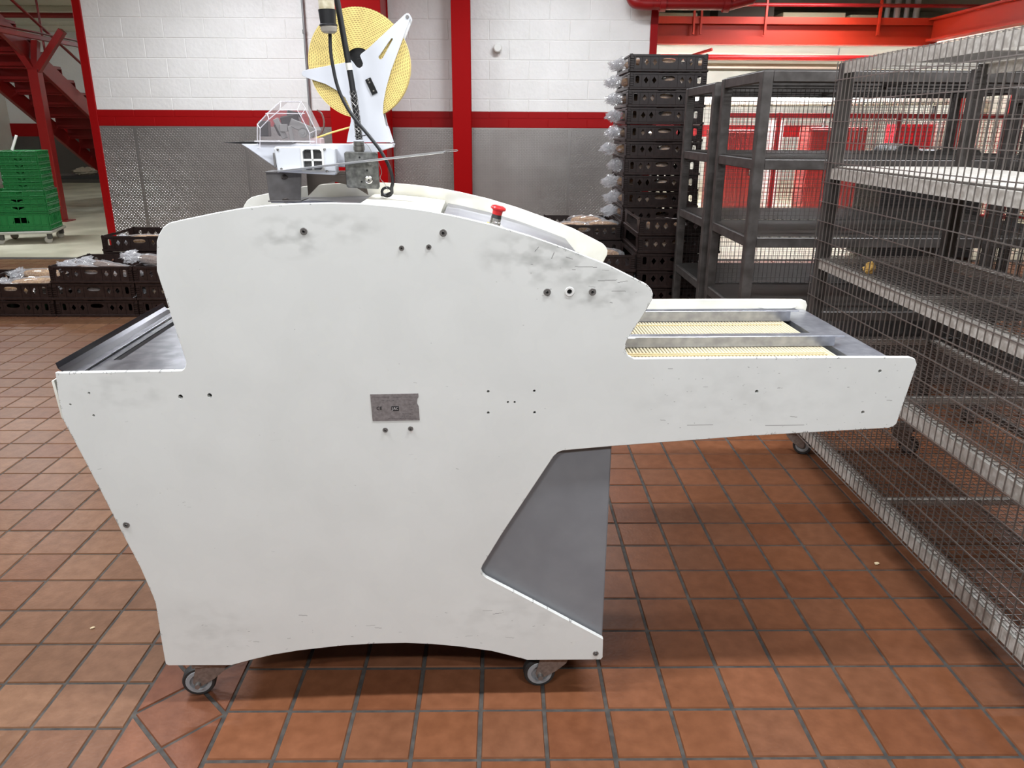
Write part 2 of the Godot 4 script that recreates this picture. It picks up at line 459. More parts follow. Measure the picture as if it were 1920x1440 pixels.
func build_floor(cam: Transform3D) -> void:
	var slab := MB.new()
	slab.box(Vector3(-1.5, -0.1, -2.245), Vector3(21, 0.193, 12.49))
	var fl := structure("floor", slab, mat("grout", Color.WHITE, 0.9, 0.0, mottle(5, 0.03, rgb(42, 39, 36), rgb(76, 71, 65)), 3.0))
	var conc := MB.new()
	conc.box(Vector3(-1.5, -0.1, -17.245), Vector3(21, 0.2, 17.51))
	structure("floor", conc, mat("concrete", Color.WHITE, 0.42, 0.0, mottle(9, 0.012, rgb(172, 168, 146), rgb(206, 202, 180), 256, 1.6), 0.35, relief(10, 0.03, 2.0), 0.15))
	var spec := []      # [mesh key, centre, kind]
	var meshes := {}
	var g := 0.0042
	var hx := 0.1573 * 0.5
	meshes["right"] = rect(hx - g, 0.079 - g)
	meshes["left"] = rect(hx - g * 0.8, 0.0797 - g * 0.8)
	meshes["cut"] = rect(0.034 - g * 0.8, 0.0797 - g * 0.8)
	var hd := 0.113
	meshes["diamond"] = [Vector2(-hd + g * 1.4, 0), Vector2(0, -hd + g * 1.4), Vector2(hd - g * 1.4, 0), Vector2(0, hd - g * 1.4)]
	meshes["wedge_a"] = [Vector2(-hd + g, hd - g * 2.4), Vector2(-hd + g, -hd + g * 2.4), Vector2(-g * 1.4, 0)]
	meshes["wedge_b"] = [Vector2(hd - g, hd - g * 2.4), Vector2(hd - g, -hd + g * 2.4), Vector2(g * 1.4, 0)]
	for r in range(-6, 45):
		var z := -1.3997 - 0.079 - 0.158 * r
		for c in range(0, 52):
			spec.append(["right", Vector3(-0.68 + hx + 0.1573 * c, 0, z), "r"])
	for r in range(-5, 44):
		var z := -1.5039 - 0.0797 - 0.1594 * r
		spec.append(["cut", Vector3(-0.94, 0, z), "l"])
		for c in range(0, 44):
			spec.append(["left", Vector3(-0.974 - hx - 0.1573 * c, 0, z), "l"])
	for r in range(-4, 31):
		var z := -1.55 - 0.226 * r
		spec.append(["diamond", Vector3(-0.793, 0, z), "s"])
		spec.append(["wedge_a", Vector3(-0.793, 0, z - 0.113), "s"])
		spec.append(["wedge_b", Vector3(-0.793, 0, z - 0.113), "s"])
	var seen := []
	var rest := []
	for s in spec:
		if s[1].z < -8.42:
			continue
		if in_view(s[1], cam):
			seen.append(s)
		else:
			rest.append(s)
	seen.sort_custom(func(a, b): return a[1].z > b[1].z)
	while seen.size() > 300:
		rest.append(seen.pop_back())
	var shared := {}
	for k in meshes:
		shared[k] = tile_mesh(meshes[k]).mesh()
	var base := {"r": [rgb(114, 72, 48), rgb(110, 68, 45), rgb(119, 76, 52), rgb(112, 73, 51)], "l": [rgb(116, 84, 63), rgb(111, 80, 59), rgb(120, 88, 66), rgb(110, 77, 57)], "s": [rgb(113, 72, 52), rgb(108, 67, 48), rgb(117, 76, 55), rgb(107, 68, 49)]}
	var grain := mottle(21, 0.03, rgb(226, 222, 218), rgb(255, 255, 255), 512, 1.3, 5)
	var bump := relief(22, 0.12, 2.0, 512)
	var tm := {}
	for k in base:
		tm[k] = []
		for i in 4:
			var m := mat("tile_%s_%d" % [k, i], base[k][i], 0.36, 0.0, grain, 1.1, bump, 0.10)
			m.uv1_world_triplanar = true
			m.metallic_specular = 0.25
			tm[k].append(m)
	rng.seed = 77
	for s in seen:
		var o := inst("tile", shared[s[0]], tm[s[2]][rng.randi() % 4], fl)
		o.position = s[1] + Vector3(rng.randfn(0, 0.0006), rng.randf_range(-0.0004, 0.0004), rng.randfn(0, 0.0006))
	var far := MB.new()
	for s in rest:
		far.tint = (base[s[2]][rng.randi() % 4] as Color).srgb_to_linear()
		tile_into(far, meshes[s[0]], s[1])
	var fm := mat("tile_far", Color.WHITE, 0.36, 0.0, grain, 1.1, bump, 0.10)
	fm.uv1_world_triplanar = true
	fm.metallic_specular = 0.25
	fm.vertex_color_use_as_albedo = true
	var f := obj("tile_field", far, fm, fl)
	f.set_meta("kind", "stuff")

func rect(hx: float, hy: float) -> Array:
	return [Vector2(-hx, -hy), Vector2(hx, -hy), Vector2(hx, hy), Vector2(-hx, hy)]

# ---------------------------------------------------------------- walls and ceiling
func build_shell() -> void:
	var white := mat("wall_paint", rgb(236, 235, 232), 0.42, 0.0, mottle(31, 0.01, rgb(246, 246, 245), rgb(255, 255, 255)), 0.6, relief(32, 0.05, 3.0, 512), 0.2)
	white.uv1_world_triplanar = true
	var red := mat("red_paint", rgb(150, 10, 13), 0.45, 0.0, null, 1.0, relief(32, 0.05, 3.0, 512), 0.1)
	red.metallic_specular = 0.3
	var x0 := -4.565
	var x1 := 1.694
	var base := MB.new()
	base.box(Vector3((x0 + x1) * 0.5, 1.725, WALL_Z - 0.1005), Vector3(x1 - x0, 3.45, 0.2))
	var wall := structure("wall_back", base, white)
	# painted blocks, joints 2.5 mm deep
	var rows := [[1.365, 1.462, true], [1.462, 1.536, true], [1.536, 1.6645, false]]
	var y := 1.6645
	while y < 3.3:
		rows.append([y, y + 0.2027, false])
		y += 0.2027
	rng.seed = 5
	for i in rows.size():
		var r: Array = rows[i]
		var off: float = 0.0 if (i <= 0 or (i > 2 and i % 2 == 1)) else 0.22
		var x := -4.315 - 0.44 * 2 + off
		while x < x1:
			var a := maxf(x, x0 + 0.06)
			var b := minf(x + 0.44, x1 - 0.05)
			if b - a > 0.03:
				var m := MB.new()
				var lo: float = r[0] + (0.0 if i == 2 else 0.003)
				var hi: float = r[1] - (0.0 if i == 1 else 0.003)
				m.box(Vector3((a + b) * 0.5, (lo + hi) * 0.5, WALL_Z - 0.008 + rng.randf_range(0, 0.0015)), Vector3(b - a - 0.006, hi - lo, 0.022), Basis.IDENTITY, 0.0036)
				obj("block", m, red if r[2] else white, wall)
			x += 0.44
	var rb := MB.new()
	rb.box(Vector3((x0 + x1) * 0.5, 1.4505, WALL_Z - 0.004), Vector3(x1 - x0 - 0.1, 0.171, 0.01))
	obj("band_joint", rb, red, wall)
	# corner trims painted red
	for e in [[x0 + 0.02, 0.09], [x1 - 0.03, 0.08]]:
		var m := MB.new()
		m.box(Vector3(e[0], 1.725, WALL_Z - 0.1), Vector3(e[1], 3.45, 0.24), Basis.IDENTITY, 0.004)
		structure("trim_%d" % (1 if e[0] < 0 else 2), m, red)
	# diamond plate, five sheets with raised lugs
	var steel := mat("tread_plate", rgb(180, 177, 174), 0.3, 0.75, mottle(41, 0.01, rgb(235, 233, 232), rgb(255, 255, 255)), 0.7)
	steel.uv1_world_triplanar = true
	var wains := thing("diamond_plate_wainscot", "silver diamond-tread metal sheets covering the lower part of the white block wall", "wall panel", Vector3(0, 0, WALL_Z))
	var seams := [-4.565, -4.1, -2.88, -1.66, -0.44, 0.78, 1.65]
	for i in seams.size() - 1:
		var a: float = seams[i]
		var b: float = seams[i + 1]
		var m := MB.new()
		m.box(Vector3((a + b) * 0.5, 0.682, 0.006), Vector3(b - a - 0.002, 1.364, 0.006))
		var pl := obj("sheet", m, steel, wains)
		var lug := MB.new()
		var p := 0.0186
		for jy in range(1, int(1.36 / p)):
			for jx in range(0, int((b - a - 0.02) / p)):
				var c := Vector3(a + 0.016 + jx * p, jy * p, 0.009)
				var s := 1.0 if (jx + jy) % 2 == 0 else -1.0
				var d := Vector3(0.7071, 0.7071 * s, 0)
				var e := Vector3(-d.y, d.x, 0)
				var q0 := c - d * 0.0105
				var q1 := c + d * 0.0105
				var t0 := c - d * 0.005 + Vector3(0, 0, 0.0036)
				var t1 := c + d * 0.005 + Vector3(0, 0, 0.0036)
				var w0 := c + e * 0.004
				var w1 := c - e * 0.004
				lug.tri(q0, w0, t0, e - d + Vector3.BACK); lug.tri(w0, t0, t1, e + Vector3.BACK); lug.tri(w0, t1, q1, e + d + Vector3.BACK)
				lug.tri(q0, w1, t0, -e - d + Vector3.BACK); lug.tri(w1, t0, t1, -e + Vector3.BACK); lug.tri(w1, t1, q1, -e + d + Vector3.BACK)
		obj("raised_lugs", lug, steel, pl).set_meta("kind", "stuff")
	# steel columns in front of the wall
	var cred := mat("column_red", rgb(150, 9, 12), 0.32)
	cred.metallic_specular = 0.2
	var c1 := thing("steel_column", "wide red steel column on the wall behind the yellow clip reel", "column", Vector3(-1.5, 0, WALL_Z + 0.06), 0.0, "red steel wall columns")
	column_parts(c1, 0.57, 0.55, 0.022, cred)
	var c2 := thing("steel_column", "slim red steel column on the wall right of the clip reel", "column", Vector3(-0.43, 0, WALL_Z + 0.06), 0.0, "red steel wall columns")
	column_parts(c2, 0.2, 0.2, 0.014, cred)
	# outer walls, so that the hall is closed
	var dim := mat("far_wall", rgb(176, 172, 162), 0.6, 0.0, mottle(33, 0.01, rgb(225, 222, 215), rgb(255, 255, 255)), 0.3)
	var far := MB.new()
	far.box(Vector3(-1.5, 1.725, -22.1), Vector3(21, 3.45, 0.2))
	structure("wall_far", far, dim)
	var wl := MB.new()
	wl.box(Vector3(-12.1, 1.725, -9.5), Vector3(0.2, 3.45, 27))
	structure("wall_left", wl, dim)
	var wr := MB.new()
	wr.box(Vector3(9.1, 1.725, -9.5), Vector3(0.2, 3.45, 27))
	structure("wall_right", wr, dim)
	var wf := MB.new()
	wf.box(Vector3(-1.5, 1.725, 4.1), Vector3(21, 3.45, 0.2))
	structure("wall_front", wf, dim)
	var ce := MB.new()
	ce.box(Vector3(-1.5, 3.53, -9.1), Vector3(21.4, 0.16, 26.6))
	var ceil_ := structure("ceiling", ce, mat("deck_paint", rgb(205, 202, 186), 0.6))
	for k in 16:
		var z := 2.2 - 1.5 * k
		var m := MB.new()
		m.box(Vector3(-1.5, 3.40, z), Vector3(20.8, 0.1, 0.16), Basis.IDENTITY, 0.006)
		obj("rib", m, mats["deck_paint"], ceil_)
	# left-hand room: white wall with its red band and tread plate
	var lw := MB.new()
	lw.box(Vector3(-8.2, 1.725, -20.1), Vector3(7.6, 3.45, 0.2))
	structure("wall_stair", lw, white)
	var band := MB.new()
	band.box(Vector3(-8.2, 1.25, -19.985), Vector3(7.6, 0.3, 0.02))
	structure("trim_3", band, red)
	var lp := MB.new()
	lp.box(Vector3(-8.2, 0.55, -19.985), Vector3(7.6, 1.1, 0.012))
	structure("trim_4", lp, mat("dull_plate", rgb(120, 116, 112), 0.45, 0.7, mottle(44, 0.15, rgb(170, 168, 165), rgb(255, 255, 255)), 4.0))

func column_parts(c: Node3D, w: float, d: float, t: float, m: Material) -> void:
	var f := MB.new()
	f.box(Vector3(0, 1.71, d - t * 0.5), Vector3(w, 3.42, t), Basis.IDENTITY, 0.003)
	obj("front_flange", f, m, c)
	var b := MB.new()
	b.box(Vector3(0, 1.71, t * 0.5), Vector3(w, 3.42, t), Basis.IDENTITY, 0.003)
	obj("back_flange", b, m, c)
	var wb := MB.new()
	if w > 0.4:
		for s in [-1.0, 1.0]:
			wb.box(Vector3(s * (w * 0.5 - t), 1.71, d * 0.5), Vector3(t, 3.42, d - 2 * t))
	else:
		wb.box(Vector3(0, 1.71, d * 0.5), Vector3(t, 3.42, d - 2 * t))
	obj("web", wb, m, c)
	var p := MB.new()
	p.box(Vector3(0, 0.01, d * 0.5), Vector3(w + 0.1, 0.02, d + 0.06), Basis.IDENTITY, 0.003)
	obj("base_plate", p, m, c)

# ---------------------------------------------------------------- slicer
func panel_texture() -> ImageTexture:
	# paint with scuffs, scratches and chipped edges; 1 px is about 1 mm of panel (u -1..1, v 1.3..0.05)
	var W := 2048
	var H := 1280
	var n1 := noise(61, 0.004, 4)
	var n2 := noise(62, 0.035, 3)
	var n3 := noise(63, 0.012, 3)
	var data := PackedByteArray()
	data.resize(W * H * 3)
	var zones := [[0.10, 1.12, 0.16, 0.07, 0.16], [0.22, 1.04, 0.10, 0.06, 0.13], [-0.43, 1.16, 0.09, 0.05, 0.12], [-0.31, 1.18, 0.08, 0.04, 0.08], [0.55, 0.80, 0.32, 0.09, 0.03], [-0.82, 0.83, 0.12, 0.05, 0.06], [-0.70, 0.22, 0.14, 0.1, 0.04], [0.02, 0.24, 0.2, 0.08, 0.04]]
	for y in H:
		var v := 1.3 - 1.25 * (y + 0.5) / H
		for x in W:
			var u := -1.0 + 2.0 * (x + 0.5) / W
			var d := 0.018 * n1.get_noise_2d(x, y)
			var near := 0.0
			for z in zones:
				var q: float = ((u - z[0]) / z[2]) * ((u - z[0]) / z[2]) + ((v - z[1]) / z[3]) * ((v - z[1]) / z[3])
				if q < 1.0:
					near += z[4] * (1.0 - q)
			if near > 0.0:
				d -= near * maxf(0.0, 0.25 + n3.get_noise_2d(x, y * 1.6) + 0.5 * n2.get_noise_2d(x * 0.6, y))
			var i := (y * W + x) * 3
			data[i] = clampi(int(255.0 * (0.80 + d)), 0, 255)
			data[i + 1] = clampi(int(255.0 * (0.80 + d)), 0, 255)
			data[i + 2] = clampi(int(255.0 * (0.78 + d)), 0, 255)
	var im := Image.create_from_data(W, H, false, Image.FORMAT_RGB8, data)
	rng.seed = 404
	# [u0, u1, v0, v1, count, longest mm, darkness]
	for z in [[0.32, 0.9, 0.73, 0.88, 70, 16, 0.5], [-0.72, 0.2, 0.16, 0.26, 42, 26, 0.45], [0.06, 0.3, 1.02, 1.14, 26, 34, 0.5], [-0.9, 0.2, 0.3, 1.15, 40, 8, 0.3], [-0.6, 0.05, 0.35, 0.75, 12, 40, 0.1], [-0.93, -0.7, 0.5, 0.86, 16, 10, 0.3]]:
		for k in z[4]:
			var x := (rng.randf_range(z[0], z[1]) + 1.0) * 0.5 * W
			var y := (1.3 - rng.randf_range(z[2], z[3])) / 1.25 * H
			var l := rng.randf_range(1.0, z[5]) * (0.25 if rng.randf() < 0.7 else 1.0)
			var s := rng.randfn(0.0, 0.12)
			var dk: float = z[6] * rng.randf_range(0.3, 1.3)
			for i in int(l) + 1:
				mark(im, x + i, y + i * s, dk)
	# long scratches by the nose
	for sc in [[0.155, 1.098, 0.048, 0.03], [0.205, 1.068, 0.042, -0.04], [0.135, 1.118, 0.02, 0.3], [0.235, 1.046, 0.03, 0.02], [0.07, 1.13, 0.018, -1.2], [0.105, 1.115, 0.02, -2.5], [0.6, 0.735, 0.09, 0.0], [0.42, 0.738, 0.06, 0.0]]:
		for i in int(sc[2] * 1024):
			mark(im, (sc[0] + 1.0) * 1024 + i / (1.0 + absf(sc[3])), (1.3 - sc[1]) * 1024 + i * sc[3] / (1.0 + absf(sc[3])), 0.55)
	# chips where the paint has come off along the rim
	for i in PANEL.size():
		var a: Vector2 = PANEL[i]
		var b: Vector2 = PANEL[(i + 1) % PANEL.size()]
		var worn := 0.04
		if a.x < -0.70 and a.y < 0.88 and a.y > 0.2:
			worn = 0.30
		elif a.x > 0.2 and a.y > 0.9:
			worn = 0.35
		elif a.x > 0.8:
			worn = 0.25
		for k in int(a.distance_to(b) * 250):
			if rng.randf() < worn:
				var p := a.lerp(b, rng.randf())
				var c := Vector2((p.x + 1.0) * 1024, (1.3 - p.y) * 1024)
				for j in rng.randi_range(4, 14):
					mark(im, c.x + rng.randfn(0, 1.6), c.y + rng.randfn(0, 2.2), 0.75)
	im.generate_mipmaps()
	return ImageTexture.create_from_image(im)

func mark(im: Image, x: float, y: float, dark: float) -> void:
	var xi := int(x)
	var yi := int(y)
	if xi < 0 or yi < 0 or xi >= im.get_width() or yi >= im.get_height():
		return
	im.set_pixel(xi, yi, im.get_pixel(xi, yi).lerp(Color(0.17, 0.16, 0.15), clampf(dark, 0, 1)))

func disc(x: float, y: float, r: float, k := 14) -> Array:
	var o := []
	for i in k:
		o.append(Vector2(x + r * cos(TAU * i / k), y + r * sin(TAU * i / k)))
	return o

func caster(t: Node3D, at: Vector3, turn: float) -> void:
	var c := Node3D.new()
	c.name = "caster"
	t.add_child(c, true)
	c.position = at
	c.rotation.y = turn
	var ty := MB.new()
	ty.lathe([Vector2(0.028, -0.014), Vector2(0.038, -0.014), Vector2(0.041, -0.009), Vector2(0.041, 0.009), Vector2(0.038, 0.014), Vector2(0.028, 0.014)], Vector3(0, 0.041, 0), Vector3.BACK, 28)
	obj("tyre", ty, mat("dark_rubber", rgb(38, 37, 36), 0.6), c)
	var w := MB.new()
	w.lathe([Vector2(0.0, 0.008), Vector2(0.020, 0.008), Vector2(0.022, 0.0155), Vector2(0.031, 0.0155), Vector2(0.033, 0.013), Vector2(0.033, -0.013), Vector2(0.022, -0.0155), Vector2(0.0, -0.008)], Vector3(0, 0.041, 0), Vector3.BACK, 28)
	obj("wheel", w, mat("wheel_grey", rgb(140, 142, 143), 0.45), c)
	var f := MB.new()
	for s in [-1.0, 1.0]:
		f.prism([Vector2(0.004, 0.033), Vector2(-0.008, 0.036), Vector2(-0.012, 0.048), Vector2(0.0, 0.094), Vector2(0.075, 0.094), Vector2(0.066, 0.074), Vector2(0.04, 0.052)], [], s * 0.022 - 0.0015, s * 0.022 + 0.0015, Transform3D.IDENTITY, 0.0004)
	f.box(Vector3(0.036, 0.095, 0), Vector3(0.078, 0.004, 0.048))
	obj("fork", f, mat("worn_zinc", rgb(150, 140, 132), 0.45, 0.6, mottle(71, 0.05, rgb(205, 198, 194), rgb(255, 255, 255)), 6.0), c)
	var a := MB.new()
	a.lathe([Vector2(0, 0.034), Vector2(0.007, 0.034), Vector2(0.008, 0.026), Vector2(0.008, 0.02), Vector2(0.0, 0.02)], Vector3(0, 0.041, 0), Vector3.BACK, 6)
	obj("axle_nut", a, mats["zinc"], c)
	var st := MB.new()
	st.box(Vector3(0.036, 0.108, 0), Vector3(0.085, 0.022, 0.07), Basis.IDENTITY, 0.002)
	obj("mounting_plate", st, mats["worn_zinc"], c)

func build_slicer() -> Node3D:
	var t := thing("bread_slicer", "large white bread slicing machine on casters with long outfeed belt, in front", "machine", Vector3(0, 0, -1.6), deg_to_rad(1.75))
	var paint := mat("panel_paint", Color.WHITE, 0.42)
	paint.albedo_texture = panel_texture()
	var us := Vector2(0.5, -0.8)
	var uo := Vector2(0.5, 1.3 * 0.8)
	var hs := []
	for h in HOLES:
		hs.append(disc(h[0], h[1], h[2] if h[2] < 0.008 else 0.0105))
	var a := MB.new()
	a.prism(PANEL, hs, -0.012, 0.0, Transform3D.IDENTITY, 0.0012, 0.025, us, uo)
	var front := obj("side_panel", a, paint, t)
	front.set_meta("label", "scuffed white side panel with bolts and drilled holes")
	var plain := mat("white_paint", rgb(226, 224, 214), 0.4, 0.0, mottle(64, 0.02, rgb(238, 236, 228), rgb(255, 255, 255)), 2.0)
	var b := MB.new()
	b.prism(PANEL, [], -0.612, -0.60, Transform3D.IDENTITY, 0.0012, 0.03)
	obj("side_panel", b, plain, t)
	var iron := mat("bolt_steel", rgb(112, 108, 104), 0.42, 0.3)
	var soot := mat("black_hole", rgb(14, 14, 14), 0.8)
	for s in SCREWS:
		var m := MB.new()
		var r: float = s[2]
		m.lathe([Vector2(r, -0.001), Vector2(r, 0.0008), Vector2(r * 0.92, 0.0016), Vector2(r * 0.62, 0.0016), Vector2(r * 0.52, 0.0009), Vector2(r * 0.45, 0.0009), Vector2(r * 0.4, 0.0014), Vector2(r * 0.34, 0.0014)], Vector3(s[0], s[1], 0), Vector3.BACK, 18)
		m.lathe([Vector2(r * 0.34, 0.0014), Vector2(r * 0.34, -0.004)], Vector3(s[0], s[1], 0), Vector3.FORWARD, 6)
		var o := obj("bolt", m, iron, front)
		var q := MB.new()
		q.prism(disc(s[0], s[1], r * 0.34, 6), [], 0.0, 0.0012)
		obj("socket", q, soot, front)
	# the bushing beside the nose
	var bu := MB.new()
	bu.lathe([Vector2(0.0055, -0.01), Vector2(0.0055, 0.0015), Vector2(0.0095, 0.0015), Vector2(0.0104, 0.0005), Vector2(0.0104, -0.01)], Vector3(HOLES[14][0], HOLES[14][1], 0), Vector3.BACK, 22)
	var bo := MB.new()
	bo.prism(disc(HOLES[14][0], HOLES[14][1], 0.0054), [], -0.009, -0.007)
	obj("bore", bo, soot, front)
	obj("bushing", bu, mat("nylon", rgb(205, 203, 198), 0.4), front)
	# rating plate
	var np := MB.new()
	np.prism(NAMEPLATE, [], 0.0, 0.0009, Transform3D.IDENTITY, 0.0002, 0.02)
	var plate := obj("rating_plate", np, mat("plate_foil", rgb(140, 134, 132), 0.5, 0.3, mottle(66, 0.05, rgb(205, 200, 200), rgb(255, 255, 255)), 8.0), t)
	plate.set_meta("label", "torn grey foil rating plate with CE mark")
	var ink := mat("ink", rgb(30, 29, 30), 0.6)
	lettering("CE", 0.0108, Vector3(-0.2682, 0.7866, 0.0010), plate, ink)
	var lb := MB.new()
	lb.box(Vector3(-0.2335, 0.7860, 0.0011), Vector3(0.0165, 0.0105, 0.0003))
	obj("logo_block", lb, ink, plate)
	lettering("JAC", 0.0085, Vector3(-0.2335, 0.7860, 0.00135), plate, mat("foil_letter", rgb(160, 154, 152), 0.5))
	# faint rows of print too small to read: short ink dashes
	rng.seed = 12
	var pr := MB.new()
	for row in [[0.8125, -0.279, -0.268], [0.8125, -0.262, -0.245], [0.8125, -0.239, -0.222], [0.8125, -0.215, -0.192], [0.8045, -0.264, -0.256], [0.8045, -0.251, -0.245], [0.8045, -0.24, -0.235], [0.805, -0.203, -0.193], [0.7955, -0.203, -0.192], [0.789, -0.207, -0.194], [0.7825, -0.2, -0.195], [0.774, -0.218, -0.198], [0.7705, -0.215, -0.197], [0.7665, -0.225, -0.196], [0.7625, -0.25, -0.184]]:
		var x: float = row[1]
		while x < row[2]:
			var w := rng.randf_range(0.0006, 0.0022)
			pr.box(Vector3(x + w * 0.5, row[0] + rng.randf_range(-0.0002, 0.0002), 0.00095), Vector3(w, rng.randf_range(0.0005, 0.0014), 0.0002))
			x += w + 0.0009
	obj("small_print", pr, mat("faint_ink", rgb(70, 66, 66), 0.6), plate)
	# body between the side panels
	var grey := mat("grey_enamel", rgb(122, 123, 125), 0.42, 0.0, mottle(67, 0.02, rgb(238, 238, 240), rgb(255, 255, 255)), 2.0)
	var body := MB.new()
	body.prism([Vector2(-0.925, 0.845), Vector2(-0.66, 0.845), Vector2(-0.66, 1.08), Vector2(0.02, 1.08), Vector2(0.2, 0.98), Vector2(0.2, 0.83), Vector2(0.86, 0.83), Vector2(0.86, 0.775), Vector2(0.2545, 0.72), Vector2(0.2545, 0.148), Vector2(0.20, 0.148), Vector2(0.16, 0.2), Vector2(-0.66, 0.2), Vector2(-0.715, 0.13), Vector2(-0.74, 0.36), Vector2(-0.92, 0.78)], [], -0.585, -0.018, Transform3D.IDENTITY, 0.003, 0.05)
	obj("body", body, grey, t)
	# curved sheet closing the infeed side
	var fs := MB.new()
	fs.prism([Vector2(-0.968, 0.852), Vector2(-0.9625, 0.853), Vector2(-0.955, 0.775), Vector2(-0.905, 0.675), Vector2(-0.82, 0.52), Vector2(-0.825, 0.517), Vector2(-0.912, 0.672), Vector2(-0.962, 0.768)], [], -0.6, -0.014, Transform3D.IDENTITY, 0.0004, 0.04)
	obj("infeed_sheet", fs, plain, t)
	# hood covers
	var top := []
	for p in PANEL:
		if p.y > 1.035 and p.x > -0.69:
			top.append(p)
	top.sort_custom(func(p, q): return p.x < q.x)
	var steel := mat("brushed_steel", rgb(168, 168, 176), 0.3, 0.9, mottle(68, 0.02, rgb(190, 190, 196), rgb(255, 255, 255)), 1.5)
	var cov := mat("cream_plastic", rgb(236, 233, 218), 0.35)
	hood(t, top, -0.69, -0.335, 0.036, steel, "hood_plate")
	hood(t, top, -0.332, -0.138, 0.030, cov, "lid")
	hood(t, top, -0.130, 0.20, 0.036, steel, "hood_plate")
	var hinge := MB.new()
	hinge.cyl(Vector3(-0.136, 1.148, -0.03), Vector3(-0.136, 1.148, -0.58), 0.006, 10)
	obj("hinge", hinge, cov, t)
	# emergency stop
	var es := Node3D.new()
	es.name = "emergency_stop"
	t.add_child(es)
	es.position = Vector3(-0.0115, 1.168, -0.12)
	es.rotation.z = deg_to_rad(-13)
	var lab := MB.new()
	lab.box(Vector3(-0.0, 0.001, 0), Vector3(0.036, 0.002, 0.05), Basis.IDENTITY, 0.0006)
	obj("sign", lab, mat("sign_white", rgb(232, 230, 222), 0.5), es)
	var yl := MB.new()
	yl.box(Vector3(-0.013, 0.0022, -0.012), Vector3(0.008, 0.0006, 0.022))
	obj("yellow_mark", yl, mat("sign_yellow", rgb(226, 200, 70), 0.5), es)
	var sk := MB.new()
	sk.lathe([Vector2(0.0, 0.002), Vector2(0.0125, 0.002), Vector2(0.0125, 0.009), Vector2(0.0115, 0.010), Vector2(0.0115, 0.017), Vector2(0.0, 0.017)], Vector3.ZERO, Vector3.UP, 20)
	obj("collar", sk, mat("chrome", rgb(190, 188, 184), 0.2, 0.95), es)
	var nk := MB.new()
	nk.lathe([Vector2(0.0115, 0.017), Vector2(0.0105, 0.025), Vector2(0.0, 0.025)], Vector3.ZERO, Vector3.UP, 20)
	obj("neck", nk, mat("dark_plastic", rgb(46, 46, 46), 0.4), es)
	var kn := MB.new()
	kn.lathe([Vector2(0.0, 0.025), Vector2(0.0105, 0.025), Vector2(0.0115, 0.034), Vector2(0.0165, 0.0365), Vector2(0.017, 0.0395), Vector2(0.0155, 0.0425), Vector2(0.009, 0.045), Vector2(0.0, 0.0455)], Vector3.ZERO, Vector3.UP, 24)
	obj("push_button", kn, mat("button_red", rgb(196, 34, 36), 0.35), es)
	# outfeed table
	var ty := 0.866
	var ep := MB.new()
	ep.box(Vector3(0.867, ty - 0.001, -0.306), Vector3(0.092, 0.003, 0.586), Basis.IDENTITY, 0.001)
	ep.bar(Vector3(0.912, ty - 0.012, -0.014), Vector3(0.912, ty - 0.012, -0.598), 0.003, 0.025)
	ep.bar(Vector3(0.822, ty - 0.012, -0.014), Vector3(0.822, ty - 0.012, -0.598), 0.003, 0.025)
	var satin := mat("table_steel", rgb(178, 180, 186), 0.3, 0.8, mottle(69, 0.03, rgb(215, 215, 220), rgb(255, 255, 255), 256, 1.5), 3.0)
	obj("end_plate", ep, satin, t)
	var sd := MB.new()
	sd.box(Vector3(0.51, ty - 0.002, -0.53), Vector3(0.625, 0.003, 0.135))
	sd.box(Vector3(0.51, ty - 0.002, -0.022), Vector3(0.625, 0.003, 0.014))
	obj("table_sheet", sd, satin, t)
	# belt of narrow cross slats
	var be := MB.new()
	be.box(Vector3(0.485, ty - 0.012, -0.242), Vector3(0.63, 0.008, 0.42))
	var k := 0
	while k < 76:
		var x := 0.172 + 0.0083 * k
		be.box(Vector3(x, ty - 0.004, -0.242), Vector3(0.0062, 0.008, 0.42), Basis.IDENTITY, 0.0012)
		k += 1
	var bl := obj("conveyor_belt", be, mat("belt_cream", rgb(186, 175, 146), 0.5), t)
	bl.set_meta("kind", "stuff")
	var be2 := MB.new()
	for w in [-0.12, -0.134, -0.41]:
		be2.box(Vector3(0.478, ty + 0.001, w), Vector3(0.60, 0.002, 0.005))
	obj("belt_guide_strip", be2, mat("belt_tan", rgb(196, 176, 132), 0.6), t)
	for e in [[0.448, 0.28, 0.815, 0.027, 0.03], [0.19, 0.24, 0.825, 0.024, 0.03]]:
		var r := MB.new()
		r.box(Vector3((e[1] + e[2]) * 0.5, ty + 0.002 + e[3] * 0.5, -e[0]), Vector3(e[2] - e[1], e[3], 0.003))
		r.box(Vector3((e[1] + e[2]) * 0.5 + 0.012, ty + 0.002 + e[3], -e[0] - e[4] * 0.5 + 0.001), Vector3(e[2] - e[1] + 0.024, 0.003, e[4]), Basis.IDENTITY, 0.0008)
		obj("guide_rail", r, satin, t)
	var rk := MB.new()
	rk.prism([Vector2(0.24, 0.869), Vector2(0.24, 0.892), Vector2(0.33, 0.892), Vector2(0.336, 0.887), Vector2(0.336, 0.879), Vector2(0.327, 0.869)], [], -0.1875, -0.1855, Transform3D.IDENTITY, 0.0004)
	obj("rail_bracket", rk, satin, t)
	var cl := MB.new()
	cl.prism([Vector2(0.78, 0.874), Vector2(0.80, 0.868), Vector2(0.87, 0.8675), Vector2(0.89, 0.874), Vector2(0.892, 0.882), Vector2(0.84, 0.880)], [], -0.598, -0.59, Transform3D.IDENTITY, 0.001)
	obj("end_guide", cl, mats["cream_plastic"], t)
	var rb := MB.new()
	for u in [0.52, 0.735]:
		rb.lathe([Vector2(0.006, 0.0), Vector2(0.006, 0.003), Vector2(0.0, 0.004)], Vector3(u, ty, -0.57), Vector3.UP, 10)
	obj("rivets", rb, mats["chrome"], t)
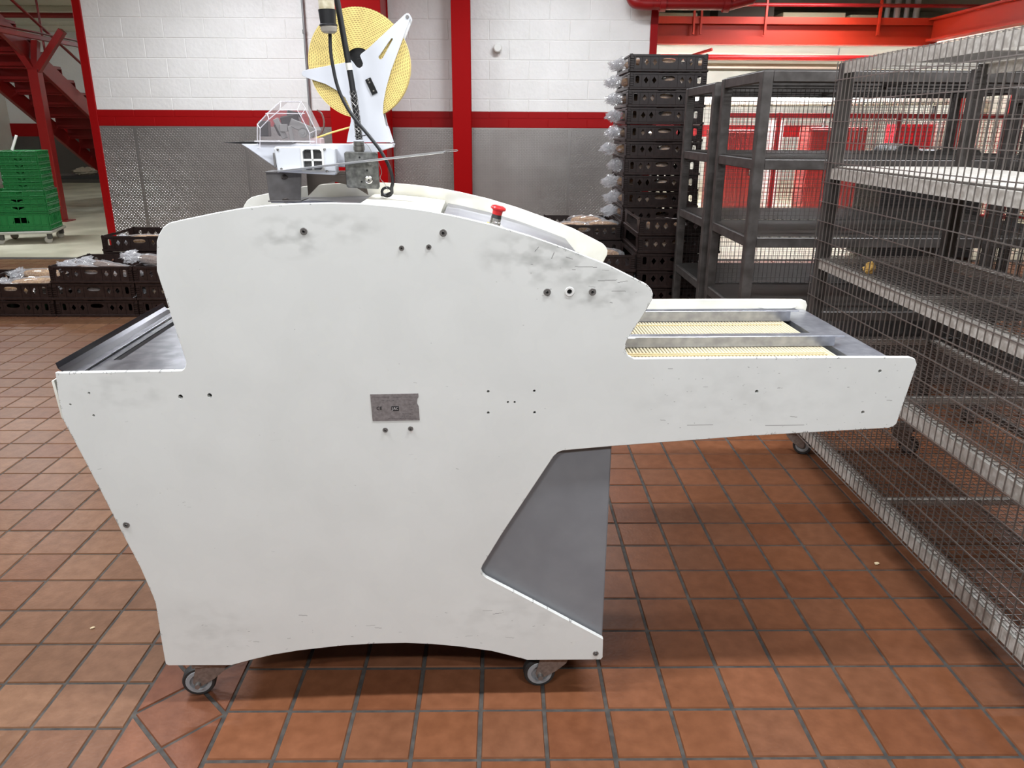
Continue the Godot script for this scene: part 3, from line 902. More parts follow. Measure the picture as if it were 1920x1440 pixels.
	# infeed table with its raised lip
	var iy := 0.8655
	var dull := mat("infeed_steel", rgb(150, 150, 154), 0.26, 0.9, mottle(70, 0.04, rgb(185, 185, 190), rgb(255, 255, 255), 256, 1.6), 2.0)
	var it := MB.new()
	it.prism([Vector2(-0.905, 0.02), Vector2(-0.662, 0.02), Vector2(-0.662, 0.585), Vector2(-0.905, 0.585)], [[Vector2(-0.884, 0.125), Vector2(-0.866, 0.125), Vector2(-0.866, 0.55), Vector2(-0.884, 0.55)]], iy - 0.003, iy, Transform3D(Basis(Vector3.RIGHT, Vector3.FORWARD, Vector3.UP), Vector3.ZERO), 0.0, 0.06)
	obj("infeed_table", it, dull, t)
	var lp := MB.new()
	lp.bar(Vector3(-0.912, iy + 0.0035, -0.013), Vector3(-0.912, iy + 0.0035, -0.598), 0.018, 0.004, Vector3.UP, 0.001)
	obj("fold_strip", lp, dull, t)
	var fp := MB.new()
	var prof := [Vector2(-0.920, 0.8665), Vector2(-0.938, 0.874), Vector2(-0.946, 0.882), Vector2(-0.949, 0.894)]
	for i in prof.size() - 1:
		var p: Vector2 = prof[i]
		var q: Vector2 = prof[i + 1]
		var e := (q - p).normalized()
		var o := Vector2(-e.y, e.x) * -0.0012
		fp.prism([p, q, q + o, p + o], [], -0.6, -0.008, Transform3D.IDENTITY, 0.0, 0.2)
	obj("infeed_lip", fp, mat("lip_steel", rgb(70, 69, 73), 0.2, 0.9), t)
	for c in [[-0.765, -0.052, 0.15], [0.0998, -0.052, 0.05], [-0.765, -0.545, 0.6], [0.0998, -0.545, -0.4]]:
		caster(t, Vector3(c[0], 0, c[1]), c[2])
	return t

func lettering(text: String, size: float, at: Vector3, parent: Node, m: Material) -> void:
	var f := SystemFont.new()
	f.font_names = PackedStringArray(["Droid Sans"])
	f.font_weight = 700
	var tm := TextMesh.new()
	tm.text = text
	tm.font = f
	tm.font_size = 64
	tm.pixel_size = size / 64.0
	tm.depth = 0.0004
	var o := inst("lettering", tm, m, parent)
	o.position = at

func hood(t: Node3D, top: Array, u0: float, u1: float, drop: float, m: Material, called: String) -> void:
	var line := []
	for i in top.size() - 1:
		var p: Vector2 = top[i]
		var q: Vector2 = top[i + 1]
		if q.x <= u0 or p.x >= u1 or q.x - p.x < 1e-5:
			continue
		var a := p.lerp(q, clampf((u0 - p.x) / (q.x - p.x), 0, 1))
		var b := p.lerp(q, clampf((u1 - p.x) / (q.x - p.x), 0, 1))
		if line.is_empty():
			line.append(a)
		line.append(b)
	var poly := []
	for p in line:
		poly.append(p - Vector2(0, drop))
	for i in line.size():
		poly.append(line[line.size() - 1 - i] - Vector2(0, drop + 0.006))
	var mb := MB.new()
	mb.prism(poly, [], -0.598, -0.014, Transform3D.IDENTITY, 0.0, 0.05)
	obj(called, mb, m, t)

# ---------------------------------------------------------------- bag closer and what hangs round it (drawn in the slicer's frame)
func on_slicer(called: String, label: String, category: String, base: Vector3) -> Node3D:
	var a := deg_to_rad(1.75)
	var t := thing(called, label, category, Vector3(0, 0, -1.6) + Basis(Vector3.UP, a) * base, a)
	t.set_meta("base", base)
	return t

func mpart(called: String, mb: MB, m: Material, t: Node3D) -> MeshInstance3D:
	var o := obj(called, mb, m, t)
	o.position = -(t.get_meta("base") as Vector3)
	return o

func lift(pts: Array, z: float) -> Array:
	var o := []
	for p in pts:
		o.append(Vector3(p.x, p.y, z))
	return o

func smooth(pts: Array, k := 6) -> Array:
	var c := Curve3D.new()
	for i in pts.size():
		var p: Vector3 = pts[i]
		var d: Vector3 = ((pts[mini(i + 1, pts.size() - 1)] as Vector3) - (pts[maxi(i - 1, 0)] as Vector3)) / 6.0
		c.add_point(p, -d, d)
	var o := []
	for i in pts.size() - 1:
		for j in k:
			o.append(c.sample(i, float(j) / k))
	o.append(pts[-1])
	return o

func reel_texture() -> ImageTexture:
	# coiled strip of plastic clips: gaps between neighbouring clips on every turn of the spiral
	var S := 1024
	var im := Image.create(S, S, false, Image.FORMAT_RGB8)
	var n := noise(81, 0.01, 2)
	for y in S:
		for x in S:
			var dx := (x + 0.5 - S * 0.5) / (S * 0.5)
			var dy := (y + 0.5 - S * 0.5) / (S * 0.5)
			var r := sqrt(dx * dx + dy * dy) * 0.125
			var th := atan2(dy, dx)
			var turn := r / 0.0043 + th / TAU
			var idx := floorf(turn)
			var fr := turn - idx
			var along := idx * 0.0043 * (th + PI) / 0.0074 + idx * 0.41 + 0.25 * fr
			var fa := along - floorf(along)
			var c := Color(0.87, 0.78, 0.48)
			if fa < 0.68 and fr > 0.56 and fr < 0.9:
				c = Color(0.56, 0.47, 0.25)
			elif fr > 0.92:
				c = Color(0.84, 0.74, 0.43)
			c = c * (1.0 + 0.05 * n.get_noise_2d(x, y))
			im.set_pixel(x, y, c)
	im.generate_mipmaps()
	return ImageTexture.create_from_image(im)

func build_closer() -> void:
	var white := mat("closer_white", rgb(200, 202, 207), 0.35)
	var steel := mat("raw_steel", rgb(96, 93, 91), 0.5, 0.4, mottle(91, 0.02, rgb(215, 212, 210), rgb(255, 255, 255), 256, 1.4), 4.0)
	var cast_ := mat("grey_cast", rgb(132, 130, 128), 0.45, 0.6)
	# --- the steel stand
	var sb := Vector3(-0.545, 1.187, -0.47)
	var st := on_slicer("mounting_stand", "grey bent steel stand under the bag closer, welded to the hood", "stand", sb)
	var m := MB.new()
	m.prism([Vector2(-0.585, 1.262), Vector2(-0.496, 1.262), Vector2(-0.503, 1.190), Vector2(-0.5815, 1.190)], [], -0.454, -0.45, Transform3D.IDENTITY, 0.0006)
	mpart("front_plate", m, steel, st)
	m = MB.new()
	m.box(Vector3(-0.5405, 1.263, -0.49), Vector3(0.094, 0.003, 0.085), Basis.IDENTITY, 0.0008)
	m.box(Vector3(-0.5425, 1.1915, -0.49), Vector3(0.085, 0.003, 0.09), Basis.IDENTITY, 0.0008)
	mpart("shelf_plate", m, steel, st)
	m = MB.new()
	m.prism([Vector2(-0.50, 1.262), Vector2(-0.35, 1.262), Vector2(-0.34, 1.20), Vector2(-0.375, 1.222), Vector2(-0.43, 1.235), Vector2(-0.47, 1.226), Vector2(-0.492, 1.205), Vector2(-0.50, 1.198)], [], -0.535, -0.53, Transform3D.IDENTITY, 0.0006, 0.02)
	m.box(Vector3(-0.43, 1.261, -0.50), Vector3(0.15, 0.004, 0.07))
	mpart("saddle", m, mat("greasy_steel", rgb(128, 118, 106), 0.4, 0.6), st)
	m = MB.new()
	m.box(Vector3(-0.46, 1.1885, -0.515), Vector3(0.24, 0.0045, 0.12), Basis.IDENTITY, 0.001)
	mpart("base_strip", m, mats["brushed_steel"], st)
	m = MB.new()
	for w in [[-0.5395, 1.251], [-0.5415, 1.194]]:
		m.blob(Vector3(w[0], w[1], -0.4495), Vector3(0.009, 0.006, 0.003), noise(3, 0.03), 0.5, Basis.IDENTITY, 6, 10)
	mpart("weld_bead", m, mat("burnt_steel", rgb(60, 54, 50), 0.6, 0.5), st)
	# --- the closer itself
	var cb := Vector3(-0.46, 1.265, -0.49)
	var c := on_slicer("bag_closer", "white bag clip closing machine with clear plastic hood, on top of slicer", "machine", cb)
	m = MB.new()
	m.prism([Vector2(-0.645, 1.331), Vector2(-0.262, 1.333), Vector2(-0.264, 1.324), Vector2(-0.285, 1.318), Vector2(-0.33, 1.303), Vector2(-0.345, 1.275), Vector2(-0.56, 1.275), Vector2(-0.572, 1.278)], [], -0.52, -0.47, Transform3D.IDENTITY, 0.002, 0.03)
	mpart("arm", m, white, c)
	m = MB.new()
	m.prism([Vector2(-0.697, 1.334), Vector2(-0.64, 1.337), Vector2(-0.52, 1.337), Vector2(-0.52, 1.331), Vector2(-0.64, 1.331)], [], -0.51, -0.475, Transform3D.IDENTITY, 0.001, 0.03)
	mpart("throat_plate", m, mat("black_steel", rgb(34, 34, 34), 0.35, 0.4), c)
	# control box with fan grille
	m = MB.new()
	var bp := [Vector2(-0.556, 1.320), Vector2(-0.552, 1.3255), Vector2(-0.415, 1.3255), Vector2(-0.405, 1.320), Vector2(-0.404, 1.262), Vector2(-0.41, 1.257), Vector2(-0.545, 1.264), Vector2(-0.552, 1.269)]
	var fan := [Vector2(-0.485, 1.314), Vector2(-0.481, 1.318), Vector2(-0.442, 1.318), Vector2(-0.438, 1.314), Vector2(-0.438, 1.274), Vector2(-0.442, 1.270), Vector2(-0.481, 1.270), Vector2(-0.485, 1.274)]
	m.prism(bp, [fan], -0.475, -0.435, Transform3D.IDENTITY, 0.003, 0.02)
	var bx := mpart("control_box", m, mat("box_white", rgb(192, 194, 196), 0.4), c)
	m = MB.new()
	m.prism([Vector2(-0.49, 1.322), Vector2(-0.433, 1.322), Vector2(-0.433, 1.266), Vector2(-0.49, 1.266)], [fan], -0.436, -0.4325, Transform3D.IDENTITY, 0.0012, 0.02)
	m.box(Vector3(-0.4615, 1.294, -0.4335), Vector3(0.005, 0.047, 0.002))
	m.box(Vector3(-0.4615, 1.294, -0.4335), Vector3(0.046, 0.005, 0.002))
	mpart("fan_guard", m, mat("guard_white", rgb(206, 205, 198), 0.45), c)
	m = MB.new()
	m.box(Vector3(-0.4615, 1.294, -0.447), Vector3(0.048, 0.05, 0.002))
	mpart("fan_filter", m, mat("filter_mesh", Color.WHITE, 0.6, 0.2, mottle(93, 0.25, rgb(20, 20, 20), rgb(120, 118, 116), 128, 2.0), 18.0), c)
	for q in [[-0.546, 1.3185], [-0.43, 1.3195], [-0.541, 1.272], [-0.428, 1.266]]:
		m = MB.new()
		m.lathe([Vector2(0.0035, 0.0), Vector2(0.003, 0.0016), Vector2(0.0, 0.0022)], Vector3(q[0], q[1], -0.435), Vector3.BACK, 12)
		mpart("screw", m, mats["chrome"], c)
	m = MB.new()
	m.box(Vector3(-0.558, 1.293, -0.45), Vector3(0.006, 0.036, 0.018), Basis.IDENTITY, 0.001)
	mpart("latch", m, cast_, c)
	# clear hood: a faceted shell
	var film := clear("clear_hood", rgb(236, 226, 232), 0.07, 0.05)
	m = MB.new()
	var fr := []
	var bk := []
	for i in COVER.size():
		fr.append(COVER[i])
	var mid := Vector2(-0.53, 1.33)
	for p in COVER:
		bk.append(p)
	var zf := -0.452
	var zb := -0.545
	var bev := []
	for p in COVER:
		bev.append(Vector2(lerpf(p.x, mid.x, 0.16), lerpf(p.y, mid.y, 0.2)))
	for i in COVER.size() - 1:
		var a: Vector2 = COVER[i]; var b: Vector2 = COVER[i + 1]
		var ai: Vector2 = bev[i]; var bi: Vector2 = bev[i + 1]
		var o := Vector3((a + b).x * 0.5 - mid.x, (a + b).y * 0.5 - mid.y, 0)
		m.quad(Vector3(a.x, a.y, zf - 0.022), Vector3(b.x, b.y, zf - 0.022), Vector3(b.x, b.y, zb), Vector3(a.x, a.y, zb), o)
		m.quad(Vector3(a.x, a.y, zf - 0.022), Vector3(b.x, b.y, zf - 0.022), Vector3(bi.x, bi.y, zf), Vector3(ai.x, ai.y, zf), o + Vector3(0, 0, 0.08))
	for i in range(1, bev.size() - 1):
		m.tri(Vector3(bev[0].x, bev[0].y, zf), Vector3(bev[i].x, bev[i].y, zf), Vector3(bev[i + 1].x, bev[i + 1].y, zf), Vector3.BACK)
		m.tri(Vector3(COVER[0].x, COVER[0].y, zb), Vector3(COVER[i].x, COVER[i].y, zb), Vector3(COVER[i + 1].x, COVER[i + 1].y, zb), Vector3.FORWARD)
	mpart("clear_hood", m, film, c)
	# rims of the hood, where the plastic is thick
	m = MB.new()
	var rim := []
	for i in COVER.size():
		rim.append(Vector3(COVER[i].x, COVER[i].y, zf - 0.022))
	m.tube(rim, 0.0016, 6)
	var rim2 := []
	for i in COVER.size():
		rim2.append(Vector3(bev[i].x, bev[i].y, zf))
	m.tube(rim2, 0.0012, 6)
	for i in COVER.size():
		m.tube([rim[i], rim2[i]], 0.001, 6)
	m.tube([Vector3(COVER[0].x, 1.338, zf), Vector3(COVER[7].x, 1.338, zf)], 0.0015, 6)
	m.tube([Vector3(-0.575, 1.404, zf - 0.01), Vector3(-0.478, 1.4045, zf - 0.01)], 0.0013, 6)
	mpart("hood_rim", m, clear("clear_rim", rgb(240, 236, 240), 0.4, 0.08), c)
	# mechanism under the hood
	m = MB.new()
	m.box(Vector3(-0.59, 1.368, -0.50), Vector3(0.024, 0.038, 0.03), Basis.IDENTITY, 0.002)
	m.box(Vector3(-0.52, 1.388, -0.49), Vector3(0.046, 0.026, 0.03), Basis(Vector3.BACK, 0.2), 0.003)
	m.box(Vector3(-0.512, 1.404, -0.50), Vector3(0.034, 0.012, 0.026), Basis(Vector3.BACK, -0.15), 0.002)
	m.box(Vector3(-0.552, 1.366, -0.49), Vector3(0.012, 0.03, 0.02), Basis(Vector3.BACK, 0.4), 0.002)
	mpart("dark_block", m, mats["black_steel"], c)
	m = MB.new()
	m.bar(Vector3(-0.556, 1.392, -0.48), Vector3(-0.535, 1.345, -0.48), 0.008, 0.014, Vector3.UP, 0.001)
	m.bar(Vector3(-0.52, 1.385, -0.478), Vector3(-0.46, 1.358, -0.478), 0.008, 0.022, Vector3.UP, 0.002)
	m.bar(Vector3(-0.52, 1.375, -0.47), Vector3(-0.515, 1.335, -0.47), 0.008, 0.010, Vector3.UP, 0.001)
	m.bar(Vector3(-0.545, 1.37, -0.472), Vector3(-0.525, 1.37, -0.472), 0.006, 0.018, Vector3.UP, 0.001)
	mpart("lever", m, cast_, c)
	m = MB.new()
	m.lathe([Vector2(0.0, 0.010), Vector2(0.004, 0.010), Vector2(0.005, 0.007), Vector2(0.009, 0.007), Vector2(0.010, 0.004), Vector2(0.013, 0.004), Vector2(0.013, 0.0)], Vector3(-0.488, 1.358, -0.478), Vector3.BACK, 20)
	mpart("roller", m, mats["zinc"], c)
	m = MB.new()
	m.box(Vector3(-0.56, 1.335, -0.49), Vector3(0.09, 0.008, 0.05), Basis.IDENTITY, 0.003)
	mpart("guide_block", m, mats["dark_plastic"], c)
	m = MB.new()
	m.box(Vector3(-0.462, 1.338, -0.51), Vector3(0.03, 0.016, 0.05), Basis.IDENTITY, 0.003)
	mpart("feed_block", m, mat("rosy_plastic", rgb(196, 172, 172), 0.4), c)
	m = MB.new()
	var sp := smooth(lift(SPRING, -0.52))
	for i in sp.size() - 1:
		m.bar(sp[i], sp[i + 1], 0.012, 0.0025, Vector3.UP)
	mpart("leaf_spring", m, mat("brown_spring", rgb(120, 92, 84), 0.4, 0.3), c)
	# reel holder: two star-shaped plates
	m = MB.new()
	m.prism(STAR, [STAR_SLOT], -0.483, -0.480, Transform3D.IDENTITY, 0.0006, 0.012)
	mpart("reel_arm", m, mat("holder_white", rgb(200, 202, 207), 0.35), c)
	m = MB.new()
	m.prism(STAR, [], -0.533, -0.530, Transform3D.IDENTITY, 0.0006, 0.02)
	mpart("reel_arm", m, mats["holder_white"], c)
	m = MB.new()
	m.box(Vector3(-0.318, 1.331, -0.507), Vector3(0.11, 0.004, 0.054), Basis.IDENTITY, 0.001)
	m.bar(Vector3(-0.268, 1.335, -0.507), Vector3(-0.28, 1.375, -0.507), 0.05, 0.004)
	mpart("reel_foot", m, mats["holder_white"], c)
	m = MB.new()
	m.cyl(Vector3(-0.2155, 1.6295, -0.4785), Vector3(-0.2155, 1.6295, -0.535), 0.0035, 12)
	m.lathe([Vector2(0.0045, 0.0), Vector2(0.004, 0.002), Vector2(0.0, 0.002)], Vector3(-0.2155, 1.6295, -0.480), Vector3.BACK, 14)
	mpart("tie_bolt", m, cast_, c)
	m = MB.new()
	m.bar(Vector3(-0.319, 1.488, -0.4785), Vector3(-0.303, 1.452, -0.4785), 0.015, 0.003, Vector3.BACK, 0.0008)
	mpart("latch_plate", m, mats["black_steel"], c)
	for q in [[-0.3175, 1.485], [-0.315, 1.479], [-0.306, 1.459]]:
		m = MB.new()
		m.lathe([Vector2(0.0028, 0.0), Vector2(0.0022, 0.0018), Vector2(0.0, 0.002)], Vector3(q[0], q[1], -0.477), Vector3.BACK, 12)
		mpart("screw", m, mats["chrome"], c)
	# --- reel of clips
	var rb := Vector3(-0.3395, 1.523 - 0.128, -0.505)
	var rl := on_slicer("clip_reel", "yellow reel of coiled plastic bag clips in the white holder", "reel", rb)
	m = MB.new()
	var R := 0.126
	var cc := Vector3(-0.3395, 1.523, -0.488)
	for i in 72:
		var t0 := TAU * i / 72.0
		var t1 := TAU * (i + 1) / 72.0
		var d0 := Vector3(cos(t0), sin(t0) * 1.025, 0)
		var d1 := Vector3(cos(t1), sin(t1) * 1.025, 0)
		for sgn in [[0.0, 1.0], [-0.036, -1.0]]:
			var z: Vector3 = Vector3(0, 0, sgn[0])
			var u0 := Vector2(0.5 + 0.5 * cos(t0), 0.5 - 0.5 * sin(t0))
			var u1 := Vector2(0.5 + 0.5 * cos(t1), 0.5 - 0.5 * sin(t1))
			var k := 0.285
			var a := cc + z + d0 * R * k; var b := cc + z + d0 * R; var e := cc + z + d1 * R; var f := cc + z + d1 * R * k
			var h := Vector2(0.5, 0.5)
			var n := Vector3(0, 0, sgn[1])
			m.tri(a, b, e, n, null, null, null, h.lerp(u0, k), u0, u1)
			m.tri(a, e, f, n, null, null, null, h.lerp(u0, k), u1, h.lerp(u1, k))
		m.quad(cc + d0 * R, cc + d1 * R, cc + d1 * R - Vector3(0, 0, 0.036), cc + d0 * R - Vector3(0, 0, 0.036), d0 + d1)
		m.quad(cc + d0 * R * 0.285, cc + d1 * R * 0.285, cc + d1 * R * 0.285 - Vector3(0, 0, 0.036), cc + d0 * R * 0.285 - Vector3(0, 0, 0.036), -d0 - d1)
	var clip := mat("clip_coil", Color.WHITE, 0.5)
	clip.albedo_texture = reel_texture()
	mpart("clip_coil", m, clip, rl)
	m = MB.new()
	m.lathe([Vector2(0.0, 0.002), Vector2(0.012, 0.002), Vector2(0.013, -0.004), Vector2(0.0358, -0.004), Vector2(0.0358, -0.034), Vector2(0.0, -0.034)], cc, Vector3.BACK, 24)
	mpart("hub", m, mat("hub_black", rgb(18, 18, 19), 0.4), rl)
	m = MB.new()
	m.tube([Vector3(-0.4657, 1.3441, -0.50), Vector3(-0.4238, 1.3586, -0.50), Vector3(-0.3754, 1.3718, -0.50), Vector3(-0.31, 1.392, -0.503)], 0.0022, 6)
	mpart("clip_strip", m, mat("clip_yellow", rgb(230, 200, 110), 0.5), rl)
	# --- junction box
	var jb := on_slicer("junction_box", "galvanised square electrical junction box beside the bag closer", "junction box", Vector3(-0.345, 1.222, -0.445))
	var galv := mat("galvanised", Color.WHITE, 0.42, 0.65, mottle(95, 0.03, rgb(84, 84, 81), rgb(122, 122, 118), 256, 1.6), 7.0)
	m = MB.new()
	m.prism([Vector2(-0.384, 1.311), Vector2(-0.381, 1.314), Vector2(-0.305, 1.3125), Vector2(-0.302, 1.3095), Vector2(-0.3005, 1.228), Vector2(-0.304, 1.2235), Vector2(-0.379, 1.2275), Vector2(-0.3825, 1.231)], [], -0.468, -0.422, Transform3D(Basis(Vector3.UP, 0.1), Vector3(0.045, 0, -0.035)), 0.0015, 0.02)
	mpart("case", m, galv, jb)
	m = MB.new()
	for q in [[-0.342, 1.267, 0.0085], [-0.365, 1.253, 0.007], [-0.318, 1.287, 0.008], [-0.362, 1.285, 0.006]]:
		m.lathe([Vector2(q[2], -0.001), Vector2(q[2], 0.0007), Vector2(q[2] - 0.0012, 0.0007), Vector2(q[2] - 0.0012, -0.001)], Vector3(q[0], q[1], -0.4215), Vector3(0.1, 0, 1), 20)
	mpart("knockout_ring", m, galv, jb)
	m = MB.new()
	m.lathe([Vector2(0.0098, -0.001), Vector2(0.0098, 0.001), Vector2(0.0075, 0.0018), Vector2(0.0, 0.0012)], Vector3(-0.322, 1.2465, -0.421), Vector3(0.1, 0, 1), 20)
	mpart("knockout_plug", m, mats["chrome"], jb)
	m = MB.new()
	for q in [[-0.342, 1.301], [-0.358, 1.272], [-0.325, 1.2695], [-0.34, 1.242], [-0.3222, 1.2465]]:
		m.lathe([Vector2(0.0026, -0.001), Vector2(0.0024, 0.0012), Vector2(0.0, 0.0012)], Vector3(q[0], q[1], -0.4208), Vector3(0.1, 0, 1), 10)
	mpart("screw_hole", m, mats["black_hole"], jb)
	m = MB.new()
	m.lathe([Vector2(0.0, -0.006), Vector2(0.0125, -0.006), Vector2(0.0125, 0.002), Vector2(0.0145, 0.002), Vector2(0.0145, 0.012), Vector2(0.012, 0.013), Vector2(0.0135, 0.014), Vector2(0.0135, 0.024), Vector2(0.0, 0.024)], Vector3(-0.3455, 1.315, -0.446), Vector3.UP, 20)
	mpart("cable_gland", m, mat("gland_zinc", rgb(122, 120, 114), 0.4, 0.75), jb)
	# --- thick supply cable with its woven grip
	var sc := on_slicer("supply_cable", "thick black power cable in a woven wire grip rising from junction box", "cable", Vector3(-0.345, 1.34, -0.446))
	var path := smooth(lift(CABLE1, -0.446))
	path.append(Vector3(-0.392, 1.9, -0.446))
	path.append(Vector3(-0.40, 3.43, -0.446))
	m = MB.new()
	m.tube(path, 0.0072, 12)
	mpart("sheath", m, mat("cable_black", rgb(24, 24, 25), 0.5), sc)
	m = MB.new()
	for d in [1.0, -1.0]:
		for k in 5:
			var pts := []
			for i in 34:
				var s := i / 33.0
				var f := s * 15.0
				var i0 := int(f)
				var p: Vector3 = (path[i0] as Vector3).lerp(path[i0 + 1], f - i0)
				var an: float = TAU * k / 5.0 + d * s * 14.0
				pts.append(p + Vector3(cos(an), 0, sin(an)) * 0.0088)
			m.tube(pts, 0.0006, 4, false)
	mpart("wire_grip", m, mat("grip_wire", rgb(150, 148, 144), 0.35, 0.8), sc)
	m = MB.new()
	m.tube([path[21], path[23]], 0.0079, 14)
	mpart("marker_sleeve", m, mats["sign_white"], sc)
	m = MB.new()
	m.lathe([Vector2(0.0095, -0.001), Vector2(0.0105, 0.0), Vector2(0.0095, 0.001)], Vector3(-0.345, 1.351, -0.446), Vector3.UP, 16)
	m.tube([Vector3(-0.34, 1.352, -0.436), Vector3(-0.328, 1.353, -0.43), Vector3(-0.318, 1.357, -0.43)], 0.0012, 6)
	mpart("cable_tie", m, mats["dark_plastic"], sc)
	# --- hanging plug and thin cable
	var pg := on_slicer("power_plug", "black locking power plug hanging from above beside the clip reel", "plug", Vector3(-0.397, 1.575, -0.41))
	m = MB.new()
	m.lathe([Vector2(0.0, 0.0), Vector2(0.012, 0.0), Vector2(0.0175, 0.004), Vector2(0.0195, 0.012), Vector2(0.0195, 0.017)], Vector3(-0.3955, 1.583, -0.41), Vector3.UP, 22)
	mpart("cord_grip", m, mat("smoky_cap", rgb(150, 144, 134), 0.25), pg)
	m = MB.new()
	m.lathe([Vector2(0.0, 0.016), Vector2(0.0212, 0.016), Vector2(0.0212, 0.019), Vector2(0.0185, 0.021), Vector2(0.0205, 0.049), Vector2(0.0208, 0.051), Vector2(0.0, 0.051)], Vector3(-0.3955, 1.583, -0.41), Vector3(-0.03, 1, 0), 24)
	mpart("plug_body", m, mat("plug_black", rgb(26, 26, 27), 0.4), pg)
	m = MB.new()
	m.lathe([Vector2(0.0, 0.05), Vector2(0.0185, 0.05), Vector2(0.0185, 0.11), Vector2(0.012, 0.118), Vector2(0.0, 0.118)], Vector3(-0.3955, 1.583, -0.41), Vector3(-0.03, 1, 0), 20)
	mpart("connector_body", m, mat("connector_white", rgb(212, 206, 184), 0.45, 0.0, mottle(97, 0.03, rgb(180, 170, 150), rgb(255, 255, 255)), 5.0), pg)
	m = MB.new()
	m.tube([Vector3(-0.399, 1.698, -0.41), Vector3(-0.402, 2.2, -0.41), Vector3(-0.405, 3.43, -0.41)], 0.007, 10)
	mpart("drop_cord", m, mat("cord_yellow", rgb(190, 170, 90), 0.5), pg)
	var tc := on_slicer("appliance_cord", "thin black cord curving from the hanging plug down past the junction box", "cord", Vector3(-0.262, 1.20, -0.41))
	m = MB.new()
	var cp := smooth(lift(CABLE2, -0.419))
	cp.append(Vector3(-0.266, 1.215, -0.43))
	cp.append(Vector3(-0.285, 1.205, -0.47))
	cp.append(Vector3(-0.30, 1.203, -0.50))
	m.tube(cp, 0.0042, 10)
	var lo := []
	for i in 17:
		var an := TAU * i / 16.0
		lo.append(Vector3(-0.282 + 0.013 * cos(an), 1.214 + 0.011 * sin(an), -0.455 - 0.004 * sin(an * 0.5)))
	m.tube(lo, 0.0035, 8)
	mpart("sheath", m, mats["cable_black"], tc)
	var gw := on_slicer("earth_wire", "thin bare grey wire dangling between junction box and black cord", "wire", Vector3(-0.28, 1.215, -0.43))
	m = MB.new()
	m.tube(smooth([Vector3(-0.338, 1.338, -0.432), Vector3(-0.322, 1.33, -0.43), Vector3(-0.308, 1.305, -0.43), Vector3(-0.296, 1.285, -0.43), Vector3(-0.29, 1.265, -0.43), Vector3(-0.294, 1.25, -0.43), Vector3(-0.283, 1.235, -0.432), Vector3(-0.277, 1.22, -0.436)]), 0.0008, 5)
	mpart("strand", m, mats["grip_wire"], gw)
	# --- the flat bar
	var fb := on_slicer("flat_bar", "long flat aluminium bar slanting across the front of junction box", "metal bar", Vector3(-0.325, 1.262, -0.41))
	m = MB.new()
	m.bar(Vector3(-0.548, 1.2665, -0.432), Vector3(-0.128, 1.316, -0.385), 0.022, 0.005, Vector3.UP, 0.0008)
	mpart("bar", m, mat("aluminium", rgb(196, 197, 200), 0.28, 0.9), fb)
	m = MB.new()
	m.tube([Vector3(-0.135, 1.316, -0.392), Vector3(-0.098, 1.3175, -0.392), Vector3(-0.096, 1.319, -0.395), Vector3(-0.098, 1.3205, -0.398), Vector3(-0.13, 1.3195, -0.398)], 0.001, 6)
	mpart("wire_hook", m, mats["grip_wire"], fb)

# ---------------------------------------------------------------- racks
func rack_steel() -> StandardMaterial3D:
	return mat("rack_steel", rgb(80, 76, 73), 0.5, 0.2, mottle(101, 0.02, rgb(190, 186, 182), rgb(255, 255, 255), 256, 1.4), 2.0)

func grid(m: MB, o: Vector3, du: Vector3, dv: Vector3, lu: float, lv: float, pu: float, pv: float, r: float) -> void:
	# wires along v every pu, wires along u every pv
	var n := du.cross(dv).normalized()
	var k := 0.0
	while k <= lu + 1e-4:
		m.tube([o + du * k, o + du * k + dv * lv], r, 4, false)
		k += pu
	k = 0.0
	while k <= lv + 1e-4:
		m.tube([o + dv * k + n * r * 1.6, o + dv * k + du * lu + n * r * 1.6], r, 4, false)
		k += pv

func rack(label: String, at: Vector3, lx: float, lz: float, heights: Array, mesh_back: bool, casters := true) -> Node3D:
	# an angle-iron shelf rack, near left corner of its base at "at", going right (x) and away (-z)
	var t := thing("shelf_rack", label, "rack", at, 0.0, "grey steel bakery racks")
	var iron := rack_steel()
	var wire := mat("rack_wire", rgb(70, 67, 64), 0.45, 0.4)
	var p := 0.05
	var top: float = heights[0]
	for x in [p * 0.5, lx - p * 0.5]:
		for z in [-p * 0.5, -lz + p * 0.5]:
			var m := MB.new()
			m.box(Vector3(x, (top + 0.1) * 0.5, z), Vector3(p, top - 0.1, p), Basis.IDENTITY, 0.004)
			obj("post", m, iron, t)
	for i in heights.size():
		var h: float = heights[i]
		var m := MB.new()
		for z in [-0.02, -lz + 0.02]:
			m.box(Vector3(lx * 0.5, h - 0.024, z), Vector3(lx - p * 2, 0.048, 0.03), Basis.IDENTITY, 0.003)
		for x in [0.02, lx - 0.02]:
			m.box(Vector3(x, h - 0.024, -lz * 0.5), Vector3(0.03, 0.048, lz - p * 2), Basis.IDENTITY, 0.003)
		m.box(Vector3(lx * 0.5, h - 0.02, -lz * 0.5), Vector3(0.03, 0.03, lz - 0.06))
		var s := obj("shelf_frame", m, iron, t)
		var g := MB.new()
		grid(g, Vector3(0.02, h + 0.001, -0.02), Vector3.RIGHT, Vector3.FORWARD, lx - 0.04, lz - 0.04, 0.05, 0.014, 0.0022)
		obj("shelf_wires", g, wire, s).set_meta("kind", "stuff")
	if mesh_back:
		var g := MB.new()
		grid(g, Vector3(0.03, 0.14, -lz + 0.004), Vector3.RIGHT, Vector3.UP, lx - 0.06, top - 0.16, 0.0254, 0.0254, 0.0013)
		obj("back_mesh", g, wire, t).set_meta("kind", "stuff")
	if casters:
		for x in [0.06, lx - 0.06]:
			for z in [-0.06, -lz + 0.06]:
				caster(t, Vector3(x, 0, z), 0.4 * x)
	return t

